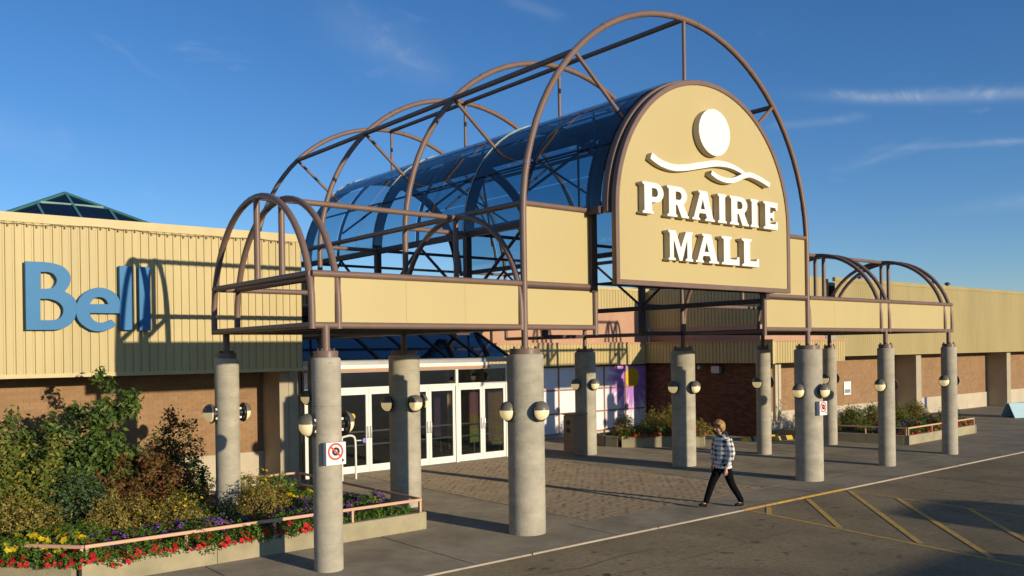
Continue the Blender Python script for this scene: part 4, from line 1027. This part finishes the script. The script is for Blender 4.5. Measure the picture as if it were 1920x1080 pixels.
def mound(loc, rx, ry, h, n, ls, lm, label, seed, flowers=None, group=None, name='shrub', cat='shrub', lw=.55):
    """dense domed plant: bunches over an uneven dome, a few shoots above it"""
    q = random.Random(seed); t = empty(name, loc, label, cat, group); lf = MB(); st = MB(); fl = MB()
    ph = [q.uniform(0, 6) for _ in range(4)]
    def dome(a, e):
        k = 1+.16*math.sin(3*a+ph[0])*math.cos(2*e+ph[1])+.10*math.sin(7*a+ph[2]+3*e)
        return Vector((rx*k*math.cos(a)*math.cos(e), ry*k*math.sin(a)*math.cos(e), h*k*math.sin(e)))
    for _ in range(int(n/7)):
        a = q.uniform(0, 6.283); e = math.asin(q.random()**.8); p = dome(a, e)*q.uniform(.72, 1.04); o_ = p.normalized()
        st.tube([p*.25, p*.7, p], [.004, .003, .0015], 3) if q.random() < .12 else None
        for _ in range(7):
            c = p+rvec(q)*ls*q.uniform(.2, 1.1); leaf(lf, c, o_+rvec(q)*.9+Vector((0, -.1, .2)), o_+rvec(q)*.7, ls*q.uniform(.6, 1.2), ls*lw*q.uniform(.7, 1.1))
    if flowers:
        fm, m_, fs = flowers
        for _ in range(m_):
            a = q.uniform(0, 6.283); e = math.asin(q.uniform(.05, 1)); p = dome(a, e)*q.uniform(1.0, 1.12); nr = (p.normalized()+Vector((0, -.5, .35))+rvec(q)*.4).normalized()
            u = nr.orthogonal().normalized(); v = nr.cross(u); k = 5; s_ = fs*q.uniform(.75, 1.2)
            for ring, (rr_, hh) in enumerate(((1, 0), (.62, .35))):
                for j in range(k):
                    b_ = 2*math.pi*(j+.5*ring)/k+ph[1]; d = u*math.cos(b_)+v*math.sin(b_); s2 = nr.cross(d)
                    c0 = p+nr*hh*s_*.3
                    fl.add([c0, c0+d*s_*.55*rr_+s2*s_*.38*rr_+nr*s_*.12, c0+d*s_*rr_+nr*s_*.10, c0+d*s_*.55*rr_-s2*s_*.38*rr_+nr*s_*.12], [(0, 1, 2, 3)])
    tag(lf.build('foliage', lm, t), kind='stuff'); st.build('stems', M['stem'], t)['kind'] = 'stuff'
    if flowers: tag(fl.build('flowers', M[flowers[0]], t), kind='stuff')
    return t
SZ = .25
GS = 'shrubs in the left flower bed'
shrub((-7.3, 4.4, SZ), .98, .8, 1.62, 11000, .095, M['leaf_olive'], 'dense olive-green shrub at the left edge of the picture', 11, leggy=0, group=GS, stems=18)
shrub((-6.85, 5.6, SZ), .75, .6, 1.45, 3600, .095, M['leaf_dark'], 'leggy dark shrub rising above the olive shrub at far left', 12, leggy=6, group=GS, stems=12)
shrub((-5.95, 5.0, SZ), 1.0, .75, 1.75, 9500, .125, M['leaf_dark'], 'tallest dark green shrub with bare upper shoots against the brick wall', 13, leggy=5, group=GS, stems=18)
shrub((-5.05, 4.5, SZ), .8, .6, 1.35, 6000, .085, M['leaf_rust'], 'rust-brown twiggy shrub right of the tallest dark shrub', 14, leggy=2, group=GS, stems=20)
mound((-4.55, 4.9, SZ), .78, .6, 1.55, 6500, .075, M['leaf_dark'], 'dark evergreen shrub beside the column in the flower bed', 15, group=GS)
mound((-6.45, 3.75, SZ), .62, .5, 1.05, 3600, .065, M['leaf_blue'], 'grey-green bush in front of the tallest dark shrub', 16, group=GS)
mound((-6.05, 2.85, SZ-.05), .62, .55, .84, 5200, .050, M['leaf_gold'], 'rounded golden-brown bush left of centre in the flower bed', 17, group=GS)
mound((-7.45, 3.0, SZ), .75, .55, .86, 5200, .050, M['leaf_gold'], 'golden-brown bush at the left edge above the yellow flowers', 18, group=GS)
mound((-5.2, 2.75, SZ-.05), .62, .5, .64, 4600, .045, M['leaf_gold'], 'low golden bush between the round bush and the bed column', 19, flowers=('petal_yellow', 26, .03), group=GS)
mound((-4.40, 2.9, SZ-.05), .48, .42, .52, 2600, .045, M['leaf_dark'], 'low dark bush just left of the bed column foot', 20, group=GS)
mound((-3.62, 3.0, SZ), .55, .48, .66, 4200, .045, M['leaf_gold'], 'golden bush just right of the bed column foot', 21, group=GS)
mound((-2.85, 5.4, SZ), .48, .4, .55, 1500, .05, M['leaf_olive'], 'yellow-green bush against the brick wall right of the bed column', 22, flowers=('petal_yellow', 22, .035), group=GS)
mound((-2.05, 5.9, SZ), .5, .4, .42, 1300, .05, M['leaf_green'], 'low green bush at the foot of the pale pier', 23, group=GS)
mound((-6.75, 2.40, SZ+.05), .62, .40, .42, 4200, .032, M['leaf_green'], 'bright green low mound behind the purple flowers', 24, group=GS)
mound((-5.6, 4.0, SZ), .5, .4, .75, 1500, .06, M['leaf_rust'], 'rusty low bush behind the round golden bush', 25, group=GS)
mound((-4.75, 3.7, SZ), .5, .4, .62, 1500, .055, M['leaf_olive'], 'olive bush below the rust-brown twiggy shrub', 26, group=GS)
# flowers along the bed
protos = {}
def flower(kind, x, y, z, s, rz, label, group, cat='flower'):
    if kind not in protos:
        fm, lm, n_, fs = {'red': ('petal_red', 'leaf_green', 15, .043), 'purple': ('petal_purple', 'leaf_green', 18, .048), 'yellow': ('petal_yellow', 'leaf_green', 16, .058)}[kind.rstrip('ab')]
        t = mound((x, y, z), .20, .17, .20, 330, .05, M[lm], label, hash(kind) % 97 if False else sum(map(ord, kind)), (fm, n_, fs), group, {'r': 'red_geranium', 'p': 'purple_petunia', 'y': 'yellow_marigold'}[kind[0]], cat)
        protos[kind] = t
    else: t = copy_tree(protos[kind])
    t.location = (x, y, z); t.rotation_euler = (0, 0, rz); t.scale = (s, s, s); tag(t, label, cat, group); return t
q = random.Random(5)
x = -6.8
while x < -2.9:
    flower('red'+q.choice('ab'), x, 1.60+q.uniform(-.07, .06), .27+q.uniform(-.06, .02), q.uniform(.8, 1.15), q.uniform(0, 6), 'red geranium spilling over the front wall of the left flower bed', 'red geraniums along the left bed'); x += q.uniform(.11, .19)
for i in range(10):                                        # along the slanting left wall
    f = i/10; flower('red'+q.choice('ab'), -6.98-1.15*f, 1.66+1.33*f, .25, q.uniform(.85, 1.15), q.uniform(0, 6), 'red geranium spilling over the front wall of the left flower bed', 'red geraniums along the left bed')
x = -7.2
while x < -1.6:
    flower('purple'+q.choice('ab'), x, 2.06+q.uniform(-.16, .22), q.uniform(.28, .40), q.uniform(.85, 1.25), q.uniform(0, 6), 'purple petunia behind the front row of the left flower bed', 'purple petunias in the left bed'); x += q.uniform(.15, .25)
for i in range(22):
    x = q.uniform(-6.9, -3.0); flower('red'+q.choice('ab'), x, 1.95+q.uniform(-.12, .3), .36+q.uniform(-.04, .06), q.uniform(.7, .95), q.uniform(0, 6), 'red geranium standing among the purple flowers of the left bed', 'red geraniums among the petunias')
for (x, y) in ((-7.62, 2.45), (-7.4, 2.3), (-7.15, 2.35), (-7.25, 2.5), (-6.95, 2.2)):
    flower('yellow', x, y, .42, q.uniform(1.1, 1.35), q.uniform(0, 6), 'yellow marigold at the far left of the flower bed', 'yellow marigolds at far left')
for (x, y) in ((-2.9, 3.9), (-2.6, 4.1), (-2.4, 4.3), (-2.2, 4.15), (-2.0, 4.4)):
    flower('yellow', x, y, .30, q.uniform(.8, 1.05), q.uniform(0, 6), 'yellow marigold right of the bed column', 'yellow marigolds right of the bed column')
for (x, y) in ((-3.0, 4.6), (-2.7, 4.8), (-2.35, 4.9), (-2.95, 4.4)):
    flower('redb', x, y, .33, q.uniform(.8, 1.1), q.uniform(0, 6), 'red geranium behind the marigolds right of the bed column', 'red geraniums right of the bed column')
for i in range(16):
    x = q.uniform(-3.4, -1.5); y = q.uniform(2.2, 3.7); flower('purple'+q.choice('ab'), x, y, .27, q.uniform(.85, 1.2), q.uniform(0, 6), 'purple petunia in the right half of the left flower bed', 'purple petunias right half of the bed')
for i in range(16):
    x = -2.8+i*.095; y = 1.75+q.uniform(-.04, .12)
    mound((x, y, .26), .13, .12, .13, 170, .05, M['leaf_green'], 'low leafy ground plant behind the rail at the right end of the left bed', 300+i, group='leafy edging plants', name='edging_plant', cat='plant')
# middle planter
MP = [(11.45, 8.35, .62, 'leaf_gold'), (11.95, 7.95, .55, 'leaf_olive'), (12.45, 7.5, .66, 'leaf_gold'), (12.9, 7.1, .58, 'leaf_gold'), (13.3, 7.35, .70, 'leaf_olive'), (12.6, 8.2, .88, 'leaf_gold'), (11.9, 8.9, .72, 'leaf_gold'), (13.2, 8.0, .95, 'leaf_gold'), (13.55, 7.0, .5, 'leaf_gold')]
ML = ['golden bush at the left corner of the middle planter', 'olive bush second from the left corner of the middle planter', 'golden bush at the centre front of the middle planter', 'low golden bush behind the middle thick column', 'olive bush at the right of the middle planter', 'tall golden bush at the centre rear of the middle planter', 'golden bush at the left rear of the middle planter', 'tallest golden bush of the middle planter', 'low golden bush at the right tip of the middle planter']
for i, (x, y, h_, m_) in enumerate(MP):
    mound((x, y, .28), .44, .40, h_, 2400, .05, M[m_], ML[i], 60+i, group='bushes in the middle planter')
for i in range(9):
    f = i/8; flower('red'+q.choice('ab'), 11.3+1.65*f, 8.05-1.46*f, .33, q.uniform(1.2, 1.5), q.uniform(0, 6), 'red geranium along the front of the middle planter', 'red geraniums in the middle planter')
# right planter
for i in range(13):
    x = 18.0+i*.52; y = 4.9+.5*math.sin(i*2.1)
    mound((x, y, .26), .46, .42, (.72, .62, .80, .66)[i % 4], 2200, .055, M[('leaf_olive', 'leaf_gold', 'leaf_dark', 'leaf_gold')[i % 4]], 'bush in the rear row of the far right planter', 90+i, group='bushes in the far right planter')
mound((18.3, 5.55, .26), .85, .5, 1.25, 2200, .085, M['leaf_dark'], 'tall dark shrub at the left end of the far right planter', 130)
for i in range(14):
    x = 18.2+i*.40; y = 3.4+.4*math.sin(i*1.7)
    flower(('purplea', 'purpleb', 'redb', 'yellow')[(i*3) % 4], x, y, .28, 1.35, q.uniform(0, 6), 'mixed flower clump in the middle of the far right planter', 'mixed flowers in the far right planter')
for i in range(15):
    f = i/14; flower('red'+q.choice('ab'), 18.15+5.0*f, 2.25+.2*f, .27, q.uniform(1.0, 1.3), q.uniform(0, 6), 'red geranium along the front of the far right planter', 'red geraniums in the far right planter')
mound((23.1, 3.0, .26), .42, .4, .80, 800, .08, M['leaf_dark'], 'dark plant at the right end of the far right planter', 131)

# ------------------------------------------------------------------ street furniture
def no_stop_sign(loc, rz, label):
    t = empty('parking_sign', loc, label, 'sign'); t.rotation_euler = (0, 0, rz)
    MB().cbox(-.16, .16, -.03, .06, -.165, .165, .006).build('box', M['sign_white'], t, bevel=.006)
    ringm = prism_mesh('red_ring', [arc(-.01, .03, .125, .125, 0, 354, 44), arc(-.01, .03, .098, .098, 0, 354, 44)], .004); obj('red_ring', ringm, M['red'], t, (0, -.0345, 0))
    blk = prism_mesh('black_symbol', [arc(-.005, .03, .062, .062, 0, 352, 36), arc(-.005, .03, .026, .026, 0, 350, 24)], .003); obj('black_symbol', blk, M['black'], t, (0, -.0335, 0))
    c, s = math.cos(R(-42)), math.sin(R(-42)); hw = .013
    sl = [(-.01+c*u-s*v, .03+s*u+c*v) for u, v in ((-.11, -hw), (.11, -hw), (.11, hw), (-.11, hw))]
    obj('red_bar', prism_mesh('red_bar', [sl], .004), M['red'], t, (0, -.0375, 0))
    obj('arrow', prism_mesh('arrow', [[(.085, -.135), (.135, -.105), (.085, -.075), (.095, -.105)]], .003), M['black'], t, (0, -.0335, 0))
    return t
no_stop_sign((-A_-.005, -.255, 1.745), R(0), 'white sign with red no-stopping circle on the thin column nearest the camera')
no_stop_sign((W_+.0, -.365, 1.745), R(0), 'white sign with red no-stopping circle on the thick column right of the person')
bn = empty('litter_bin', (8.38, 7.52, .18), 'tan wall-hung litter bin with two dark slots on a column', 'bin')
MB().cbox(-.34, .22, -.22, .22, 0, 1.08, .03).build('cabinet', M['tan'], bn, bevel=.012)
MB().box(-.36, .24, -.24, .24, 1.081, 1.12).build('lid', M['tan'], bn)
for z in (.62, .86): MB().lathe([(.075, 0), (.075, .02), (.06, .022)], 20).build('slot', M['black'], bn, loc=(-.341, 0, z), rot=(0, -math.pi/2, 0))
for z in (.30,): MB().box(-.347, -.341, -.18, .18, z-.005, z+.005).build('door_seam', M['black'], bn)
M['board_blue'] = mat('board_blue', (.42, .60, .64), .6, .05, 4)
sb = empty('sandwich_board', (31.7, 3.9, 0), 'pale blue sandwich board on the far right pavement', 'sandwich board', rz=R(-20))
for s_ in (-1, 1):
    MB().add([(-.65, s_*.36, .0), (.65, s_*.36, .0), (.65, s_*.05, .62), (-.65, s_*.05, .62), (-.65, s_*.36+.03*s_, .0), (.65, s_*.36+.03*s_, .0), (.65, s_*.05+.03*s_, .63), (-.65, s_*.05+.03*s_, .63)],
             [(0, 1, 2, 3), (7, 6, 5, 4), (0, 4, 5, 1), (1, 5, 6, 2), (2, 6, 7, 3), (3, 7, 4, 0)]).build('panel', M['board_blue'], sb)
MB().tube([(-.6, 0, .60), (.6, 0, .60)], .03, 8).build('hinge', M['grey_metal'], sb)
# striped wheel stops by the right wing corner
for i, (x, y) in enumerate(((16.15, 6.35), (17.0, 5.75))):
    t = empty('wheel_stop', (x, y, 0), ['yellow and black striped wheel stop left of the thick front column', 'yellow and black striped wheel stop right of the first stop'][i], 'wheel stop', rz=R(-8))
    for k in range(6):
        MB().add([(-.9+k*.3, -.12, 0), (-.6+k*.3, -.12, 0), (-.6+k*.3, -.05, .14), (-.9+k*.3, -.05, .14), (-.9+k*.3, .12, 0), (-.6+k*.3, .12, 0), (-.6+k*.3, .05, .14), (-.9+k*.3, .05, .14)],
                 [(0, 1, 2, 3), (3, 2, 6, 7), (7, 6, 5, 4), (1, 5, 6, 2), (0, 3, 7, 4)]).build('block', M['stop_y'] if k % 2 == 0 and 'stop_y' in M else (M.setdefault('stop_y', mat('stop_yellow', (.62, .42, .04), .6, .1, 6)) if k % 2 == 0 else M['black']), t)

# ------------------------------------------------------------------ person
def skin(name, verts, edges, radii, m_, parent, sub=2, root=0):
    me = bpy.data.meshes.new(name); me.from_pydata(verts, edges, []); me.update()
    o = bpy.data.objects.new(name, me); col.objects.link(o)
    sk_ = o.modifiers.new('skin', 'SKIN'); sk_.use_smooth_shade = True; sk_.branch_smoothing = .6
    for i, r_ in enumerate(radii):
        sv = me.skin_vertices[0].data[i]; sv.radius = r_ if isinstance(r_, tuple) else (r_, r_); sv.use_root = (i == root)
    ss_ = o.modifiers.new('sub', 'SUBSURF'); ss_.levels = sub; ss_.render_levels = sub
    dg = bpy.context.evaluated_depsgraph_get(); me2 = bpy.data.meshes.new_from_object(o.evaluated_get(dg)); bpy.data.objects.remove(o)
    me2.name = name; me2.materials.clear(); me2.polygons.foreach_set('use_smooth', [True]*len(me2.polygons))
    return obj(name, me2, m_, parent)
M['skin'] = mat('skin', (.60, .33, .23), .55, .06, 8)
M['hair'] = mat('blond_hair', (.42, .22, .075), .5, .25, 40, .4, 60, stretch=(1, 1, .25))
M['trouser'] = mat('black_trousers', (.006, .006, .007), .9, .3, 14, .1, 60, spec=.08)
M['shoe'] = mat('black_shoes', (.007, .007, .008), .6, .2, 10, spec=.15)
M['hoodcloth'] = mat('black_hood', (.013, .013, .015), .85, .2, 20, .3, 60)
# check jacket: woven squares in object space
mj, nt, b, out = nmat('check_jacket'); N, L = nt.nodes, nt.links
tc = N.new('ShaderNodeTexCoord'); sp_ = N.new('ShaderNodeSeparateXYZ'); 
nz = N.new('ShaderNodeTexNoise'); nz.inputs['Scale'].default_value = 9; L.new(tc.outputs['Object'], nz.inputs['Vector'])
vm = N.new('ShaderNodeVectorMath'); vm.operation = 'SCALE'; vm.inputs['Scale'].default_value = .03; L.new(nz.outputs['Color'], vm.inputs[0])
va = N.new('ShaderNodeVectorMath'); L.new(tc.outputs['Object'], va.inputs[0]); L.new(vm.outputs[0], va.inputs[1]); L.new(va.outputs[0], sp_.inputs[0])
def wv(s_, f_):
    m1 = N.new('ShaderNodeMath'); m1.operation = 'MULTIPLY'; L.new(s_, m1.inputs[0]); m1.inputs[1].default_value = f_
    m2 = N.new('ShaderNodeMath'); m2.operation = 'SINE'; L.new(m1.outputs[0], m2.inputs[0])
    m3 = N.new('ShaderNodeMath'); m3.operation = 'GREATER_THAN'; L.new(m2.outputs[0], m3.inputs[0]); m3.inputs[1].default_value = .22; return m3.outputs[0]
ax, az = wv(sp_.outputs['X'], 62), wv(sp_.outputs['Z'], 66)
ad = N.new('ShaderNodeMath'); ad.operation = 'ADD'; L.new(ax, ad.inputs[0]); L.new(az, ad.inputs[1])
crj = N.new('ShaderNodeValToRGB'); ej = crj.color_ramp.elements; crj.color_ramp.interpolation = 'CONSTANT'
ej[0].position = 0; ej[0].color = (.80, .79, .76, 1); ej[1].position = .75; ej[1].color = (.02, .02, .022, 1)
q_ = ej.new(.4); q_.color = (.40, .395, .38, 1)
mm_ = N.new('ShaderNodeMath'); mm_.operation = 'MULTIPLY'; L.new(ad.outputs[0], mm_.inputs[0]); mm_.inputs[1].default_value = .5; L.new(mm_.outputs[0], crj.inputs['Fac'])
L.new(crj.outputs[0], b.inputs['Base Color']); b.inputs['Roughness'].default_value = .9
M['jacket'] = mj
M['hem'] = mat('white_hem', (.74, .73, .70), .85, .06, 20, .2, 80)
# local frame: walks towards local -x, right hand is local +y ... the figure is turned afterwards
pe = empty('person', (4.50, -.83, 0), 'person in a black and white check jacket and black trousers walking left', 'person', rz=R(-20))
hip = Vector((0, 0, .90))
FL, FR_ = Vector((-.36, .09, .09)), Vector((.36, -.09, .10))           # ankles: forward foot and trailing foot
def leg(ank, kn, hipx, r0, r1, r2): return [hip+Vector((0, hipx, 0)), kn, ank]
kL, kR = Vector((-.20, .09, .50)), Vector((.12, -.09, .485))
bodyv = [hip, (-.005, 0, 1.05), (-.01, 0, 1.22), (-.015, 0, 1.38), (-.045, 0, 1.455), (-.075, 0, 1.53),      # pelvis..neck
         (-.10, 0, 1.585), (-.095, 0, 1.66),                                                          # head
         (0, .085, .86), kL, FL, (-.47, .09, .045), (0, -.085, .86), kR, FR_, (.27, -.09, .045),           # legs
         (-.01, .18, 1.36), (-.05, .225, 1.12), (-.10, .20, .90), (-.125, .195, .83),                      # left arm (far side)
         (-.01, -.18, 1.36), (.03, -.235, 1.12), (-.03, -.225, .90), (-.055, -.22, .83)]
bodye = [(0, 1), (1, 2), (2, 3), (3, 4), (4, 5), (5, 6), (6, 7), (0, 8), (8, 9), (9, 10), (10, 11), (0, 12), (12, 13), (13, 14), (14, 15), (3, 16), (16, 17), (17, 18), (18, 19), (3, 20), (20, 21), (21, 22), (22, 23)]
bodyr = [(.12, .10), (.115, .095), (.13, .10), (.12, .085), .052, .055, .085, .075, .075, .052, .036, .03, .075, .052, .036, .03, .05, .038, .026, .030, .05, .038, .026, .030]
body = skin('body', [tuple(v) for v in bodyv], bodye, bodyr, M['skin'], pe, 2)
# face: nose, chin, ear, eye sockets on the profile towards -x
fc = MB(); fc.tube([(-.165, 0, 1.605), (-.190, 0, 1.575), (-.172, 0, 1.565)], [.010, .016, .012], 8); fc.build('nose', M['skin'], pe, smooth=60)
M['lips'] = mat('lips', (.45, .15, .13), .5, .05, 10); M['eye'] = mat('eye', (.05, .035, .03), .3, .1, 20)
MB().tube([(-.168, -.025, 1.535), (-.180, 0, 1.537), (-.168, .025, 1.535)], [.005, .009, .005], 8).build('mouth', M['lips'], pe, smooth=60)
for s_ in (-1, 1):
    MB().lathe([(.001, -.008), (.009, -.005), (.012, 0), (.009, .005), (.001, .008)], 10).build('eye', M['eye'], pe, loc=(-.163, s_*.035, 1.612))
    MB().tube([(-.085, s_*.083, 1.63), (-.072, s_*.092, 1.61), (-.082, s_*.085, 1.575)], [.010, .014, .008], 8).build('ear', M['skin'], pe, smooth=60)
# hands: palm, four fingers and a thumb
def hand(base, sgn):
    P = Vector(base); v = [P+Vector((0, 0, .03)), P+Vector((-.008, 0, -.03)), P+Vector((-.012, 0, -.075))]; e_ = [(0, 1), (1, 2)]; r_ = [(.022, .026), (.020, .036), (.014, .036)]
    for k, ln in enumerate((.062, .075, .070, .055)):
        o_ = -.028+k*.019; a = len(v); v += [P+Vector((-.014+o_*.2, o_*.0, -.08))+Vector((o_, 0, 0)), P+Vector((-.016+o_, sgn*-.012, -.08-ln*.55)), P+Vector((-.010+o_, sgn*-.030, -.08-ln*.95))]
        e_ += [(2, a), (a, a+1), (a+1, a+2)]; r_ += [.009, .0085, .007]
    a = len(v); v += [P+Vector((-.036, sgn*-.012, -.045)), P+Vector((-.046, sgn*-.03, -.085))]; e_ += [(1, a), (a, a+1)]; r_ += [.0105, .009]
    skin('hand', [tuple(x_) for x_ in v], e_, r_, M['skin'], pe, 1)
hand((-.06, -.222, .805), -1); hand((-.13, .197, .805), 1)
jv = [(0, 0, .93), (-.005, 0, 1.06), (-.01, 0, 1.22), (-.015, 0, 1.37), (-.04, 0, 1.44), (-.01, .185, 1.365), (-.05, .24, 1.12), (-.105, .21, .90), (-.01, -.185, 1.365), (.03, -.25, 1.12), (-.035, -.235, .885)]
je = [(0, 1), (1, 2), (2, 3), (3, 4), (3, 5), (5, 6), (6, 7), (3, 8), (8, 9), (9, 10)]
def loft(name, rings, m_, n=24, smooth=50):
    mb = MB()
    for (z, cx_, rx_, ry_) in rings:
        for k in range(n):
            a = 2*math.pi*k/n; f_ = 1+.025*math.sin(5*a+z*23)
            mb.v.append((cx_+rx_*f_*math.cos(a), ry_*f_*math.sin(a), z))
    for i in range(len(rings)-1):
        for k in range(n): mb.f.append((i*n+k, i*n+(k+1) % n, (i+1)*n+(k+1) % n, (i+1)*n+k))
    mb.f += [tuple(reversed(range(n))), tuple((len(rings)-1)*n+k for k in range(n))]
    return mb.build(name, m_, pe, smooth=smooth)
loft('jacket', [(.845, .0, .155, .195), (.90, .0, .17, .21), (1.0, -.005, .17, .21), (1.12, -.01, .165, .21), (1.24, -.012, .16, .215), (1.34, -.012, .145, .215), (1.40, -.015, .12, .185), (1.44, -.02, .09, .13), (1.465, -.03, .07, .085)], M['jacket'])
loft('jacket_hem', [(.79, .0, .150, .188), (.805, .0, .158, .197), (.845, .0, .160, .20), (.858, .0, .152, .192)], M['hem'])
for sl in (((-.01, .185, 1.375), (-.05, .245, 1.12), (-.105, .215, .90)), ((-.01, -.185, 1.375), (.03, -.255, 1.12), (-.035, -.24, .885))):
    P_ = smoothline(sl, 6); mbs = MB().tube(P_, [.088-.034*i/(len(P_)-1)+.004*math.sin(i*2.3) for i in range(len(P_))], 16); mbs.build('sleeve', M['jacket'], pe, smooth=60)
for s_, p_ in ((1, (-.108, .209, .885)), (-1, (-.038, -.234, .87))): skin('cuff', [(p_[0], p_[1], p_[2]+.03), (p_[0]-.004, p_[1], p_[2]-.03)], [(0, 1)], [.056, .044], M['hem'], pe, 1)
skin('hood', [(.06, 0, 1.40), (.035, 0, 1.465), (-.03, 0, 1.475), (-.085, .0, 1.44)], [(0, 1), (1, 2), (2, 3)], [(.06, .10), (.085, .12), (.085, .105), (.045, .06)], M['hoodcloth'], pe, 2)
tv = [(0, 0, .90), (0, .09, .85), tuple(kL), (-.345, .09, .14), (-.362, .09, .07), (0, -.09, .85), tuple(kR), (.34, -.09, .15), (.362, -.09, .075)]
skin('trousers', tv, [(0, 1), (1, 2), (2, 3), (3, 4), (0, 5), (5, 6), (6, 7), (7, 8)], [(.135, .125), .112, .080, .062, .064, .112, .080, .062, .064], M['trouser'], pe, 2)
skin('shoe', [(-.33, .09, .055), (-.40, .09, .05), (-.47, .09, .06), (-.52, .09, .062)], [(0, 1), (1, 2), (2, 3)], [(.045, .05), (.045, .045), (.045, .036), (.036, .026)], M['shoe'], pe, 2)
skin('shoe', [(.41, -.09, .06), (.35, -.09, .05), (.26, -.09, .042), (.20, -.09, .04)], [(0, 1), (1, 2), (2, 3)], [(.045, .05), (.045, .045), (.045, .036), (.036, .026)], M['shoe'], pe, 2)
hb_ = MB(); n_, m_ = 28, 18                              # short blond hair: shell over crown and nape, open at the face
for i in range(m_+1):
    t_ = math.pi*i/m_
    for k in range(n_):
        a = 2*math.pi*k/n_; wob = 1+.05*math.sin(7*a+5*t_)+.035*math.sin(19*a+2*t_)+rnd.uniform(-.02, .02)
        hb_.v.append((-.080+.112*wob*math.sin(t_)*math.cos(a), .100*wob*math.sin(t_)*math.sin(a), 1.632+.122*math.cos(t_)*wob))
for i in range(m_):
    for k in range(n_):
        f_ = (i*n_+k, i*n_+(k+1) % n_, (i+1)*n_+(k+1) % n_, (i+1)*n_+k); c_ = [sum(hb_.v[x_][d] for x_ in f_)/4 for d in range(3)]
        if c_[0] < -.125 and c_[2] < 1.675: continue
        if c_[0] < -.085 and c_[2] < 1.60: continue
        if c_[2] < 1.535: continue
        hb_.f.append(f_)
ho = hb_.build('hair', M['hair'], pe, smooth=70); so = ho.modifiers.new('solid', 'SOLIDIFY'); so.thickness = .02; so.offset = -.5

# ------------------------------------------------------------------ parked cars south of the view (they cast the shadows that fall across the road)
def car(loc, L_, h, roof0, roof1, m_, label):
    t = empty('parked_car', loc, label, 'car'); hood = h*.60
    prof = [(0, .30), (.05, .62), (.25, hood*.93), (roof0-.75, hood), (roof0, h*.97), (roof0+.3, h), (roof1-.3, h), (roof1, h*.97), (roof1+.55, hood*1.02), (L_-.08, hood*.95), (L_, .55), (L_-.03, .30)]
    obj('body', prism_mesh('body', [prof[::-1]], 1.75, .05, 2), m_, t)
    win_ = [(roof0-.62, hood+.03), (roof0+.05, h*.94), (roof1-.05, h*.94), (roof1+.40, hood+.03)]
    for y in (-.012, 1.752): obj('side_window', prism_mesh('side_window', [win_], .01), M['sky_glass'], t, (0, y, 0))
    for x in (L_*.19, L_*.80):
        for y in (-.02, 1.57):
            w_ = empty('wheel', (x, y, .33)); w_.parent = t
            MB().lathe([(.20, 0), (.31, 0), (.335, .03), (.335, .17), (.31, .20), (.20, .20)], 28).build('tyre', M['black'], w_, smooth=40, rot=(-math.pi/2, 0, 0))
            MB().lathe([(.02, .02), (.19, .03), (.20, .05), (.20, .15), (.19, .17), (.02, .18)], 20).build('rim', M['grey_metal'], w_, smooth=40, rot=(-math.pi/2, 0, 0))
    for y in (.15, 1.35): MB().box(-.005, .06, y, y+.28, .62, .74).build('headlight', M['white'], t)
M['car_white'] = mat('car_white', (.7, .7, .68), .3, .03, 3, coat=.5); M['car_red'] = mat('car_red', (.35, .03, .03), .3, .05, 3, coat=.5)
car((6.2, -17.6, -.024), 4.8, 1.80, 1.75, 4.3, M['car_white'], 'white tall car parked behind the viewpoint at right')
car((.9, -18.3, -.024), 5.0, 1.56, 1.9, 4.9, M['car_red'], 'red car parked behind the viewpoint beside the white one')
